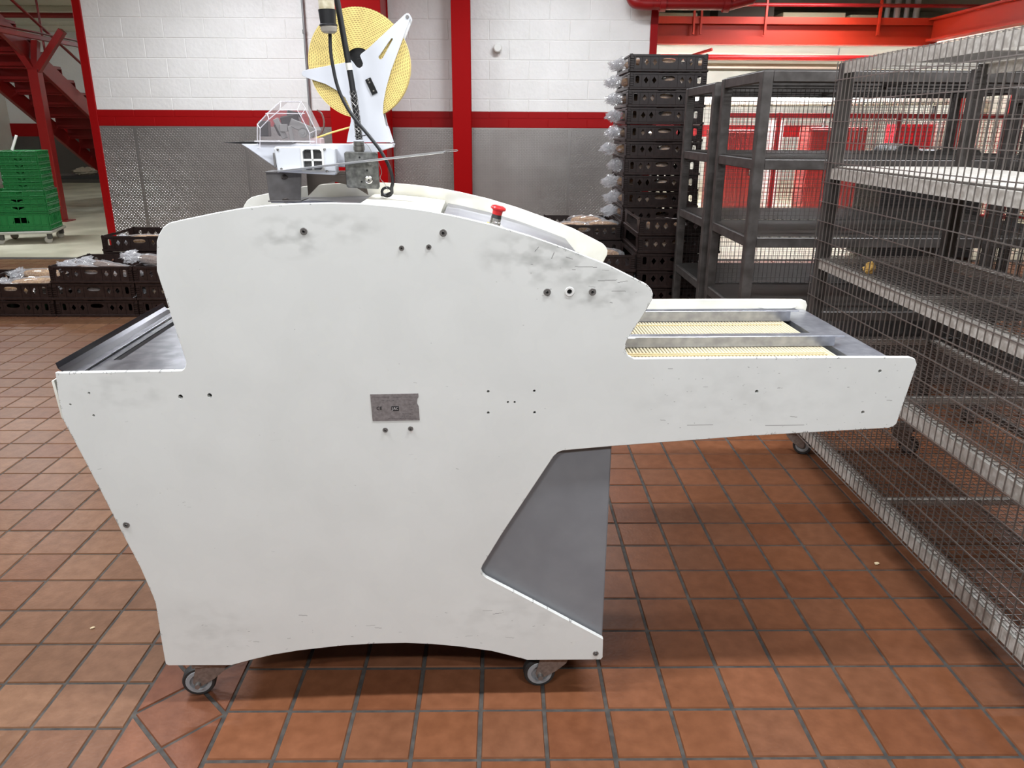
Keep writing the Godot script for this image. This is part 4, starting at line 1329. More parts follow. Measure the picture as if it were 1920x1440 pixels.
func cage_rack() -> void:
	var x0 := 1.305
	var zf := -3.19
	var lz := 2.3
	var lx := 0.56
	var t := thing("wire_cage_rack", "large grey wire mesh cage rack with four shelves along the right side", "rack", Vector3(x0, 0, zf))
	var iron := rack_steel()
	var pale := mat("shelf_galvanised", rgb(206, 202, 194), 0.42, 0.15, mottle(103, 0.03, rgb(210, 206, 202), rgb(255, 255, 255), 256, 1.8), 4.0)
	var wire := mat("bright_wire", rgb(142, 137, 132), 0.32, 0.75)
	var top := 1.615
	for x in [0.022, lx - 0.022]:
		for z in [0.022, lz - 0.022]:
			var m := MB.new()
			m.box(Vector3(x, (top + 0.1) * 0.5, z), Vector3(0.045, top - 0.1, 0.045), Basis.IDENTITY, 0.003)
			obj("post", m, iron, t)
	for h in [top, 1.225, 0.868, 0.522, 0.145]:
		var m := MB.new()
		for x in [0.004, lx - 0.004]:
			m.box(Vector3(x, h - 0.02, lz * 0.5), Vector3(0.004, 0.04, lz - 0.02))
			m.box(Vector3(x + (0.016 if x < 0.1 else -0.016), h - 0.002, lz * 0.5), Vector3(0.034, 0.004, lz - 0.02))
		for k in 4:
			m.box(Vector3(lx * 0.5, h - 0.012, 0.03 + (lz - 0.06) * k / 3.0), Vector3(lx - 0.02, 0.02, 0.024))
		var s := obj("shelf_frame", m, pale, t)
		var g := MB.new()
		grid(g, Vector3(0.01, h + 0.003, 0.01), Vector3.BACK, Vector3.RIGHT, lz - 0.02, lx - 0.02, 0.0254, 0.0254, 0.0015)
		obj("shelf_wires", g, wire, s).set_meta("kind", "stuff")
		if h == 1.225:
			var q := MB.new()
			q.box(Vector3(lx * 0.5, h + 0.007, lz * 0.5), Vector3(lx - 0.05, 0.002, lz - 0.06))
			obj("shelf_sheet", q, pale, t)
	for e in [[-0.006, 0.0335, 0.0762, 0.0021], [lx + 0.004, 0.0508, 0.0508, 0.0016]]:
		var g := MB.new()
		grid(g, Vector3(e[0], 0.105, 0.0), Vector3.BACK, Vector3.UP, lz, top - 0.1, e[1], e[2], e[3])
		obj("side_mesh", g, wire, t).set_meta("kind", "stuff")
	for z in [0.05, lz - 0.06]:
		for x in [0.035, lx - 0.05]:
			caster(t, Vector3(x, 0, z), 2.6)
	for q in [[1.25, -2.222, 0.006, "pale bread crumb on a floor tile beside the cage rack"], [-1.176, -1.893, 0.004, "tiny pale crumb on the tiles left of the slicer"]]:
		var cr := MB.new()
		cr.blob(Vector3(q[0], q[2] * 0.55, q[1]), Vector3(q[2] * 1.5, q[2] * 0.6, q[2]), noise(12, 0.02), 0.5, Basis(Vector3.UP, 0.5), 8, 10)
		tag(obj("bread_crumb", cr, mat("crumb", rgb(206, 186, 150), 0.9)), q[3], "crumb", "crumbs on the floor")
	var br := MB.new()
	rng.seed = 3
	br.blob(Vector3(1.345, 0.893, -2.78), Vector3(0.022, 0.02, 0.018), noise(8, 0.012), 0.6, Basis(Vector3.UP, 0.4), 10, 14)
	var o := obj("bread_crust", br, mat("crust", rgb(200, 158, 84), 0.8))
	tag(o, "small torn piece of yellow bread crust left on cage rack shelf", "bread")

# ---------------------------------------------------------------- bread trays
func tray_wall(m: MB, w: float, h: float, xf: Transform3D, side: bool) -> void:
	var hw := w * 0.5
	var holes := []
	if side:
		holes.append([Vector2(-hw * 0.75, h * 0.24), Vector2(-hw * 0.66, h * 0.82), Vector2(hw * 0.66, h * 0.82), Vector2(hw * 0.75, h * 0.24)])
	else:
		for s in [-1.0, 1.0]:
			var a := []
			for p in [Vector2(-0.012, -0.024), Vector2(0.008, -0.026), Vector2(0.014, -0.018), Vector2(0.014, 0.018), Vector2(0.008, 0.026), Vector2(-0.008, 0.026), Vector2(-0.013, 0.018)]:
				a.append(Vector2(s * (hw * 0.80 + p.x * s), h * 0.58 + p.y))
			holes.append(a)
			for c in [0.36, 0.57]:
				var cx: float = s * hw * c
				holes.append([Vector2(cx - 0.017, h * 0.55), Vector2(cx, h * 0.55 - 0.024), Vector2(cx + 0.017, h * 0.55), Vector2(cx, h * 0.55 + 0.024)])
		var e := []
		for i in 14:
			var an := TAU * i / 14.0
			e.append(Vector2(0.05 * signf(cos(an)) * pow(absf(cos(an)), 0.6), h * 0.66 + 0.016 * sin(an)))
		holes.append(e)
	m.prism([Vector2(-hw, 0), Vector2(hw, 0), Vector2(hw, h), Vector2(hw - 0.012, h + 0.006), Vector2(hw - 0.024, h), Vector2(0.07, h), Vector2(0.06, h - 0.004), Vector2(-0.06, h - 0.004), Vector2(-0.07, h), Vector2(-hw + 0.024, h), Vector2(-hw + 0.012, h + 0.006), Vector2(-hw, h)], holes, -0.004, 0.0, xf, 0.0, 0.06)
	# rails and ribs
	var bs := xf.basis
	m.box(xf * Vector3(0, 0.009, 0.004), Vector3(w, 0.018, 0.012), bs, 0.003)
	m.box(xf * Vector3(0, h - 0.012, 0.003), Vector3(w - 0.05, 0.006, 0.008), bs)
	if not side:
		for c in [-0.68, -0.465, -0.25, 0.25, 0.465, 0.68]:
			m.box(xf * Vector3(hw * c, h * 0.5, 0.002), Vector3(0.004, h * 0.7, 0.006), bs)
		for s in [-1.0, 1.0]:
			for k in 5:
				m.box(xf * Vector3(s * (hw - 0.017), h * (0.26 + 0.13 * k), 0.004), Vector3(0.026, 0.005, 0.01), bs)
			m.box(xf * Vector3(s * (hw - 0.034), h * 0.5, 0.003), Vector3(0.005, h * 0.75, 0.009), bs)

func make_tray(w: float, d: float, h: float, label: String, group: String) -> Node3D:
	var t := thing("bread_tray", label, "tray", Vector3.ZERO, 0.0, group)
	var pl := mat("tray_plastic", rgb(46, 33, 30), 0.36, 0.0, mottle(111, 0.03, rgb(170, 160, 155), rgb(255, 255, 255)), 3.0)
	var m := MB.new()
	tray_wall(m, w, h, Transform3D(Basis.IDENTITY, Vector3(0, 0, d * 0.5)), false)
	obj("front_wall", m, pl, t)
	m = MB.new()
	tray_wall(m, w, h, Transform3D(Basis(Vector3.UP, PI), Vector3(0, 0, -d * 0.5)), false)
	obj("back_wall", m, pl, t)
	for s in [-1.0, 1.0]:
		m = MB.new()
		tray_wall(m, d, h, Transform3D(Basis(Vector3.UP, s * PI / 2), Vector3(s * w * 0.5, 0, 0)), true)
		obj("side_wall", m, pl, t)
	m = MB.new()
	m.box(Vector3(0, 0.008, 0), Vector3(w - 0.012, 0.004, d - 0.012))
	for k in 7:
		m.box(Vector3(-w * 0.4 + w * 0.8 * k / 6.0, 0.004, 0), Vector3(0.006, 0.008, d - 0.02))
	obj("base", m, pl, t)
	return t

func make_bag(called: String, label: String, group: String, long: float, seed_: int, crust: Color, tail: bool) -> Node3D:
	# a loaf in a clear bag lying along x, gathered tail towards -x
	var t := thing(called, label, "bread bag", Vector3.ZERO, 0.0, group)
	var nz := noise(seed_, 0.012, 2)
	var m := MB.new()
	m.blob(Vector3(0, 0.046, 0), Vector3(long * 0.42, 0.04, 0.05), nz, 0.10, Basis.IDENTITY, 12, 20, false, 0.7)
	var l := obj("loaf", m, mat("loaf_%d" % int(crust.r * 255), crust, 0.8, 0.0, mottle(121, 0.06, rgb(170, 140, 110), rgb(255, 255, 250), 128, 1.6), 6.0), t)
	l.set_meta("label", "bread seen through the bag")
	var film := clear("bag_film", rgb(222, 222, 224), 0.2, 0.07)
	m = MB.new()
	m.blob(Vector3(0, 0.048, 0), Vector3(long * 0.5, 0.047, 0.06), noise(seed_ + 7, 0.03, 3), 0.24, Basis.IDENTITY, 14, 24, true, 0.75)
	obj("film", m, film, t)
	if tail:
		m = MB.new()
		m.blob(Vector3(-long * 0.56, 0.05, 0), Vector3(0.06, 0.03, 0.05), noise(seed_ + 13, 0.05, 3), 0.9, Basis(Vector3.BACK, 0.25), 18, 28)
		m.blob(Vector3(-long * 0.62, 0.045, 0.02), Vector3(0.045, 0.018, 0.03), noise(seed_ + 19, 0.06, 3), 0.95, Basis(Vector3.BACK, -0.3), 16, 24)
		m.blob(Vector3(-long * 0.60, 0.06, -0.035), Vector3(0.05, 0.02, 0.028), noise(seed_ + 23, 0.07, 3), 0.95, Basis(Vector3(0.3, 0.2, 0.9).normalized(), 0.7), 14, 22)
		m.blob(Vector3(-long * 0.55, 0.03, 0.03), Vector3(0.05, 0.022, 0.04), noise(seed_ + 31, 0.06, 3), 0.95, Basis(Vector3(0.1, 0.9, 0.4).normalized(), 0.9), 14, 22)
		obj("gathered_end", m, clear("bag_tail", rgb(222, 222, 224), 0.2, 0.06), t)
	return t

func dolly(w: float, d: float, label: String, at: Vector3) -> void:
	var t := thing("tray_dolly", label, "dolly", at, 0.0, "black tray dollies")
	var m := MB.new()
	for s in [-1.0, 1.0]:
		m.box(Vector3(s * (w * 0.5 - 0.03), 0.052, 0), Vector3(0.06, 0.03, d), Basis.IDENTITY, 0.005)
		m.box(Vector3(0, 0.052, s * (d * 0.5 - 0.03)), Vector3(w - 0.12, 0.03, 0.06), Basis.IDENTITY, 0.005)
	obj("frame", m, mats["tray_plastic"], t)
	for sx in [-1.0, 1.0]:
		for sz in [-1.0, 1.0]:
			m = MB.new()
			m.lathe([Vector2(0, -0.012), Vector2(0.02, -0.012), Vector2(0.02, 0.012), Vector2(0, 0.012)], Vector3(sx * (w * 0.5 - 0.06), 0.02, sz * (d * 0.5 - 0.06)), Vector3.BACK, 16)
			obj("wheel", m, mats["wheel_grey"], t)

func build_trays() -> void:
	var ga := "bread trays by the grey racks"
	var W := 0.565
	var D := 0.65
	var P := 0.1207
	var proto := make_tray(W, D, P - 0.003, "dark brown bread tray, topmost of the tall stack beside the grey racks", ga)
	var bag := make_bag("bread_bag", "clear bread bag hanging out of the topmost tray of the tall stack", "bread bags in the tall stack", 0.36, 3, rgb(196, 150, 92), true)
	var used := false
	# the tall stack, a lower one before it, two more against the wall
	var stacks := [
		[Vector3(1.213, 0.07, -6.33), 15, "the tall stack"],
		[Vector3(1.222, 0.07, -5.635), 6, "the six-high stack behind the racks"],
		[Vector3(0.63, 0.07, -6.285), 5, "the five-high stack by the wall"],
		[Vector3(0.635, 0.07, -5.58), 4, "the four-high stack behind the slicer"]]
	for si in stacks.size():
		var s: Array = stacks[si]
		dolly(W, D, "black wheeled dolly under " + s[2], Vector3(s[0].x, 0, s[0].z))
		for k in s[1]:
			var at: Vector3 = s[0] + Vector3(sin(k * 1.7 + si) * 0.004, P * (s[1] - 1 - k), cos(k * 2.3) * 0.004)
			var label: String = "brown bread tray, %s of %s" % [nth(k), s[2]]
			if not used:
				used = true
				proto.position = at
				proto.set_meta("label", label)
			else:
				copy(proto, label, at, 0.0, ga)
	# bags: their gathered ends stick out through the left side of the tall stack
	var kinds := [bag]
	for k in [1, 2, 3]:
		kinds.append(make_bag("bread_bag", "", "bread bags in the tall stack", 0.36 + 0.02 * k, 3 + 29 * k, rgb(196, 150, 92), true))
	rng.seed = 31
	for k in 14:
		var y := 0.07 + P * (14 - k) + 0.012
		var at := Vector3(1.09 + rng.randf_range(-0.035, 0.03), y, -6.33 + rng.randf_range(-0.08, 0.18))
		var lab := "clear bag end sticking out left from the tall stack, %s tray" % nth(k)
		var turn := rng.randf_range(-0.3, 0.3)
		if k < 4:
			var o: Node3D = kinds[k]
			o.position = at; o.rotation.y = turn; o.set_meta("label", lab)
		else:
			copy(kinds[(k * 3) % 4], lab, at, turn, "bread bags in the tall stack")
	var first := true
	var bag2 := make_bag("bread_bag", "bagged brown loaf inside the tall stack, topmost tray, seen through front", "bread bags in the tall stack", 0.30, 17, rgb(206, 164, 110), false)
	first = true
	for k in 9:
		var at := Vector3(1.2 + (0.12 if k % 2 else -0.03), 0.07 + P * (14 - k) + 0.012, -6.09)
		if first:
			first = false
			bag2.position = at
		else:
			copy(bag2, "bagged brown loaf inside the tall stack, %s tray, seen through front" % nth(k), at, 0.1 * (k % 3), "bread bags in the tall stack")
	# lower stacks
	for e in [[1.13, 0.07 + P * 5 + 0.012, -5.40, "in topmost tray of the six-high stack"], [1.13, 0.07 + P * 4 + 0.012, -5.40, "in second tray of the six-high stack"], [0.55, 0.07 + P * 4 + 0.035, -6.05, "at left in open top tray of the five-high stack"], [0.79, 0.07 + P * 4 + 0.04, -6.08, "at right in open top tray of the five-high stack"], [0.68, 0.07 + P * 4 + 0.06, -6.25, "at back in open top tray of the five-high stack"], [0.72, 0.07 + P * 3 + 0.03, -5.5, "in open top tray of the four-high stack"], [0.8, 0.07 + P * 2 + 0.012, -5.36, "in second tray of the four-high stack"]]:
		copy(bag2, "bagged brown loaf " + e[3], Vector3(e[0], e[1], e[2]), rng.randf_range(-0.3, 0.3), "bread bags in the low stacks")
	# row of trays on the floor at the left
	var gl := "bread trays on the floor at the left"
	var W2 := 0.616
	var D2 := 0.58
	var P2 := 0.128
	var p2 := make_tray(W2, D2, P2 - 0.003, "", gl)
	used = false
	for s in [[Vector3(-3.666, 0, -6.01), 2, "the low left stack heaped with bread"], [Vector3(-3.046, 0, -6.01), 3, "the three-high middle stack at left"], [Vector3(-2.426, 0, -6.01), 3, "the three-high stack touching the slicer"], [Vector3(-2.985, 0, -6.72), 4, "the four-high back stack at left"], [Vector3(-2.36, 0, -6.72), 4, "the four-high stack hidden by the slicer"], [Vector3(-4.29, 0, -6.01), 2, "the stack cut by the picture edge"]]:
		for k in s[1]:
			var at: Vector3 = s[0] + Vector3(sin(k * 2.1 + s[0].x) * 0.003, P2 * (s[1] - 1 - k), 0)
			var label: String = "brown bread tray, %s of %s" % [nth(k), s[2]]
			if not used:
				used = true
				p2.position = at
				p2.set_meta("label", label)
			else:
				copy(p2, label, at, 0.0, gl)
	var golden := make_bag("bread_bag", "golden bread sticks in clear bag heaped on the low left stack, front one", "bread bags at the left", 0.42, 41, rgb(214, 176, 120), true)
	golden.position = Vector3(-3.58, P2 + 0.04, -5.92); golden.rotation.y = 0.25
	copy(golden, "golden bread sticks in clear bag heaped on the low left stack, back one", Vector3(-3.62, P2 + 0.07, -6.12), -0.1, "bread bags at the left")
	copy(golden, "golden bread in clear bag inside lower part of the low left stack", Vector3(-3.75, P2 + 0.012, -5.80), 0.05, "bread bags at the left")
	var glossy := make_bag("bread_bag", "large crumpled shiny clear bag on the middle and hidden front-row trays", "bread bags at the left", 0.4, 57, rgb(120, 92, 66), true)
	glossy.position = Vector3(-2.62, P2 * 2 + 0.07, -5.95); glossy.rotation.y = 0.3; glossy.rotation.z = -0.25
	copy(glossy, "shiny clear bag showing in the handle of the middle stack's topmost tray", Vector3(-3.05, P2 * 2 + 0.012, -5.80), 0.0, "bread bags at the left")
	copy(glossy, "shiny clear bag behind it in the middle stack's topmost tray", Vector3(-3.0, P2 * 2 + 0.012, -5.98), 0.1, "bread bags at the left")
	copy(glossy, "shiny clear bag in the second tray of the middle stack", Vector3(-3.08, P2 + 0.012, -5.80), 0.0, "bread bags at the left")
	copy(golden, "golden bread in clear bag in the topmost tray of the taller back stack", Vector3(-2.95, P2 * 3 + 0.03, -6.54), 0.0, "bread bags at the left")
	copy(golden, "golden bread in clear bag in second tray of stack touching the slicer", Vector3(-2.5, P2 + 0.012, -5.80), 0.0, "bread bags at the left")

# ---------------------------------------------------------------- green crates
func make_crate(w: float, d: float, h: float, label: String) -> Node3D:
	var t := thing("green_crate", label, "crate", Vector3.ZERO, 0.0, "green plastic crates")
	var pl := mat("green_plastic", rgb(34, 124, 62), 0.4)
	for s in 4:
		var lw := w if s % 2 == 0 else d
		var ld := d if s % 2 == 0 else w
		var xf := Transform3D(Basis(Vector3.UP, s * PI / 2), Vector3.ZERO)
		xf.origin = xf.basis * Vector3(0, 0, ld * 0.5)
		var m := MB.new()
		var hw := lw * 0.5
		m.prism([Vector2(-hw, 0), Vector2(hw, 0), Vector2(hw, h), Vector2(-hw, h)], [[Vector2(-hw * 0.3, h * 0.45), Vector2(hw * 0.3, h * 0.45), Vector2(hw * 0.22, h * 0.75), Vector2(-hw * 0.22, h * 0.75)]], -0.004, 0.0, xf, 0.0, 0.1)
		for y in [0.06, 0.3, 0.94]:
			m.box(xf * Vector3(0, h * y, 0.006), Vector3(lw, 0.010, 0.014), xf.basis, 0.002)
		for k in 9:
			m.box(xf * Vector3(-hw * 0.94 + hw * 1.88 * k / 8.0, h * 0.5, 0.005), Vector3(0.007, h * 0.9, 0.011), xf.basis)
		obj("wall", m, pl, t)
	var b := MB.new()
	b.box(Vector3(0, 0.006, 0), Vector3(w - 0.01, 0.006, d - 0.01))
	obj("base", b, pl, t)
	return t

func build_green() -> void:
	var turn := deg_to_rad(14)
	var c := Vector3(-5.84, 0, -9.72)
	var dl := thing("crate_dolly", "pale wheeled dolly under the stack of green crates", "dolly", c, turn)
	var m := MB.new()
	m.box(Vector3(0, 0.135, 0), Vector3(0.66, 0.03, 0.62), Basis.IDENTITY, 0.006)
	obj("deck", m, mat("dolly_grey", rgb(170, 168, 158), 0.6), dl)
	for sx in [-1.0, 1.0]:
		for sz in [-1.0, 1.0]:
			var w := MB.new()
			w.lathe([Vector2(0, -0.016), Vector2(0.034, -0.016), Vector2(0.044, -0.01), Vector2(0.044, 0.01), Vector2(0.034, 0.016), Vector2(0, 0.016)], Vector3(sx * 0.26, 0.044, sz * 0.25), Vector3(0.5, 0, 1), 20)
			obj("wheel", w, mat("pale_wheel", rgb(160, 156, 144), 0.5), dl)
			var f := MB.new()
			f.box(Vector3(sx * 0.26 + 0.02, 0.09, sz * 0.25), Vector3(0.05, 0.07, 0.05), Basis.IDENTITY, 0.004)
			obj("fork", f, mat("dark_fork", rgb(80, 78, 74), 0.5, 0.4), dl)
	var big := make_crate(0.6, 0.5, 0.215, "large green crate, lowest on the pale dolly")
	big.position = c + Vector3(0, 0.15, 0); big.rotation.y = turn
	var names := ["third from below", "second from below"]
	var low := make_crate(0.61, 0.51, 0.085, "wide green crate lying on the large green crate, lowest of three")
	for k in 3:
		var at := c + Vector3(0, 0.365 + 0.088 * k, 0)
		if k == 0:
			low.position = at; low.rotation.y = turn
		else:
			copy(low, "wide green crate lying on the large green crate, %s of three" % ("middle" if k == 1 else "uppermost"), at, turn, "green plastic crates")
	var small := make_crate(0.40, 0.46, 0.074, "shallow green crate, topmost of the six narrow ones on the dolly")
	for k in 6:
		var at := c + Vector3(0.085, 0.629 + 0.0755 * (5 - k), -0.02)
		if k == 0:
			small.position = at; small.rotation.y = turn
		else:
			copy(small, "shallow green crate, %s of the six narrow ones on the dolly" % nth(k), at, turn, "green plastic crates")
	var hd := MB.new()
	hd.bar(Vector3(-5.80, 1.082, -9.6), Vector3(-5.73, 1.255, -9.63), 0.03, 0.012, Vector3.BACK, 0.003)
	tag(obj("plastic_paddle", hd, mats["sign_white"]), "white plastic handle standing up from the topmost green crate", "handle")

# ---------------------------------------------------------------- stairs at the left
func build_stairs() -> void:
	var red := mat("stair_red", rgb(128, 20, 18), 0.35)
	var t := thing("steel_staircase", "dark red steel staircase seen from below at far left", "staircase", Vector3(-7.15, 0, -14.0))
	var o := Vector3(7.15, 0, 14.0)
	for x in [-6.72, -7.66]:
		var m := MB.new()
		m.bar(o + Vector3(x, 3.06, -10.6), o + Vector3(x, 0.02, -16.44), 0.06, 0.24, Vector3.UP, 0.004)
		obj("stringer", m, red, t)
	for k in 17:
		var z := -10.9 - 0.33 * k
		var y := 2.505 - RISE * (-z - 11.9) + 0.02
		var m := MB.new()
		m.box(o + Vector3(-7.16, y, z), Vector3(0.94, 0.04, 0.28), Basis.IDENTITY, 0.003)
		obj("tread", m, red, t)
		m = MB.new()
		m.box(o + Vector3(-7.16, y - 0.085, z - 0.15), Vector3(0.94, 0.15, 0.012))
		obj("riser", m, red, t)
	# handrail over the right-hand stringer
	var hr := MB.new()
	hr.tube([o + Vector3(-6.62, 4.05 - 0.65, -10.6), o + Vector3(-6.62, 1.0, -16.2)], 0.022, 8)
	obj("handrail", hr, red, t)
	for k in 5:
		var z := -11.2 - 1.0 * k
		var y := 2.505 - RISE * (-z - 11.9)
		var m := MB.new()
		m.tube([o + Vector3(-6.62, y, z), o + Vector3(-6.62, y + 0.9, z)], 0.016, 8)
		obj("baluster", m, red, t)
	# forked post carrying the landing
	var p := thing("forked_post", "red square steel post with three branching braces at far left", "post", Vector3(-6.62, 0, -11.85))
	var m2 := MB.new()
	m2.box(Vector3(0, 1.06, 0), Vector3(0.14, 2.12, 0.14), Basis.IDENTITY, 0.006)
	obj("shaft", m2, red, p)
	for e in [[-0.34, 2.66, 0.0], [0.0, 2.5, -0.15], [0.5, 2.62, 0.03]]:
		var b := MB.new()
		b.bar(Vector3(0.0, 2.06, 0), Vector3(e[0], e[1], e[2]), 0.09, 0.09, Vector3.BACK, 0.004)
		obj("brace", b, red, p)
	var bp := MB.new()
	bp.box(Vector3(0, 0.008, 0), Vector3(0.3, 0.016, 0.26), Basis.IDENTITY, 0.003)
	obj("base_plate", bp, red, p)
	# beam and rail of the landing, running away from the camera
	var lb := MB.new()
	lb.bar(Vector3(-6.42, 2.52, -9.6), Vector3(-6.42, 2.52, -14.2), 0.05, 0.06, Vector3.UP, 0.004)
	lb.bar(Vector3(-6.42, 2.58, -9.6), Vector3(-6.42, 2.58, -14.2), 0.09, 0.012, Vector3.UP)
	tag(obj("pipe_rail", lb, red), "thin red rail receding above the forked post", "rail")
	var pp := MB.new()
	pp.tube([Vector3(-11.9, 3.2, -15.0), Vector3(-4.0, 3.2, -15.0)], 0.045, 12)
	tag(obj("ceiling_pipe", pp, mat("pipe_red", rgb(140, 22, 24), 0.35)), "dark red pipe below the beige ceiling at upper left", "pipe")
	# carts in the dark below the stairs
	var black := mat("cart_black", rgb(26, 25, 25), 0.5)
	var ct := thing("stock_cart", "tall black stock cart on casters in the dark below the stairs", "cart", Vector3(-5.4, 0, -13.4))
	var b2 := MB.new()
	b2.box(Vector3(0, 0.95, -0.3), Vector3(1.5, 1.3, 0.02))
	b2.box(Vector3(-0.74, 0.85, 0), Vector3(0.03, 1.45, 0.6))
	b2.box(Vector3(0.74, 0.85, 0), Vector3(0.03, 1.45, 0.6))
	obj("body", b2, black, ct)
	for y in [0.16, 0.98, 1.55]:
		var s := MB.new()
		s.box(Vector3(0, y, 0), Vector3(1.5, 0.03, 0.64), Basis.IDENTITY, 0.004)
		obj("shelf", s, mat("cart_shelf", rgb(70, 68, 66), 0.45, 0.4), ct)
	for x in [-0.65, 0.65]:
		for z in [-0.24, 0.24]:
			caster(ct, Vector3(x, 0.0, z), 0.3)
	var lowc := thing("flat_cart", "low dark flat cart with wheels behind the forked post", "cart", Vector3(-7.3, 0, -13.5))
	var f2 := MB.new()
	f2.box(Vector3(0, 0.55, 0), Vector3(1.5, 0.05, 0.6), Basis.IDENTITY, 0.005)
	obj("top", f2, black, lowc)
	for x in [-0.68, 0.68]:
		for z in [-0.25, 0.25]:
			var l := MB.new()
			l.box(Vector3(x, 0.3, z), Vector3(0.05, 0.5, 0.05))
			obj("leg", l, black, lowc)
			var w := MB.new()
			w.lathe([Vector2(0, -0.015), Vector2(0.05, -0.015), Vector2(0.05, 0.015), Vector2(0, 0.015)], Vector3(x, 0.05, z), Vector3(0.3, 0, 1), 18)
			obj("wheel", w, mats["pale_wheel"], lowc)
	var sk := MB.new()
	sk.blob(Vector3(-7.0, 0.63, -13.5), Vector3(0.18, 0.07, 0.12), noise(4, 0.02), 0.4)
	tag(obj("cloth_sack", sk, mat("sack", rgb(150, 140, 120), 0.9)), "pale crumpled sack lying on the low dark cart", "sack")

# ---------------------------------------------------------------- pipes and fittings on the wall
func build_fittings() -> void:
	var m := MB.new()
	m.tube([Vector3(-2.13, 3.44, WALL_Z + 0.035), Vector3(-2.126, 2.441, WALL_Z + 0.035), Vector3(-2.134, 1.18, WALL_Z + 0.035)], 0.014, 10)
	var t := tag(obj("wall_conduit", m, mat("conduit_grey", rgb(142, 142, 142), 0.4, 0.5)), "thin grey conduit running down the white block wall left of reel", "conduit")
	var c := MB.new()
	c.cyl(Vector3(-2.128, 2.36, WALL_Z + 0.035), Vector3(-2.128, 2.32, WALL_Z + 0.035), 0.02, 12)
	obj("coupling", c, mats["conduit_grey"], t)
	var k := thing("pipe_stub", "round white capped pipe stub on the white block wall", "pipe", Vector3(-0.04, 2.19, WALL_Z + 0.005))
	var a := MB.new()
	a.lathe([Vector2(0.0, 0.085), Vector2(0.036, 0.085), Vector2(0.045, 0.076), Vector2(0.047, 0.05), Vector2(0.042, 0.045), Vector2(0.04, 0.0)], Vector3.ZERO, Vector3.BACK, 24)
	obj("cap", a, mats["white_enamel"], k)
	var r := MB.new()
	r.lathe([Vector2(0.052, 0.0), Vector2(0.052, 0.006), Vector2(0.041, 0.008)], Vector3.ZERO, Vector3.BACK, 24)
	obj("collar", r, mats["white_enamel"], k)
	# the red fire main turning out of the wall
	var red: Material = mats["pipe_red"]
	var p := thing("fire_main", "thick dark red pipe with flanged elbow at top right of the block wall", "pipe", Vector3(1.36, 2.6, -8.9))
	var pm := MB.new()
	pm.tube(smooth([Vector3(0.0, 0.32, -0.18), Vector3(0.0, 0.16, -0.06), Vector3(0.03, 0.04, 0.0), Vector3(0.12, 0.012, 0.0), Vector3(0.22, 0.01, 0.0)]), 0.068, 16)
	obj("elbow", pm, red, p)
	var pr := MB.new()
	pr.tube([Vector3(0.2, 0.01, 0), Vector3(1.05, 0.01, 0), Vector3(1.25, 0.06, 0), Vector3(1.4, 0.2, 0), Vector3(1.44, 0.82, 0)], 0.06, 16)
	obj("run", pr, red, p)
	for x in [[0.0, 0.0, -0.16, 0.29], [0.33, 0.0, 0.0, 0.01], [1.0, 0.0, 0.0, 0.01]]:
		var f := MB.new()
		if x[0] == 0.0:
			f.tube([Vector3(0, 0.24, -0.12), Vector3(0, 0.275, -0.146)], 0.085, 18)
		else:
			f.tube([Vector3(x[0] - 0.03, 0.01, 0), Vector3(x[0] + 0.03, 0.01, 0)], 0.082, 18)
		obj("flange", f, red, p)

# ---------------------------------------------------------------- hall at the right
func ibeam(m: MB, a: Vector3, b: Vector3, h: float, w: float) -> void:
	m.bar(a + Vector3(0, h * 0.5 - 0.012, 0), b + Vector3(0, h * 0.5 - 0.012, 0), w, 0.03)
	m.bar(a - Vector3(0, h * 0.5 - 0.012, 0), b - Vector3(0, h * 0.5 - 0.012, 0), w, 0.03)
	m.bar(a, b, 0.02, h - 0.05)

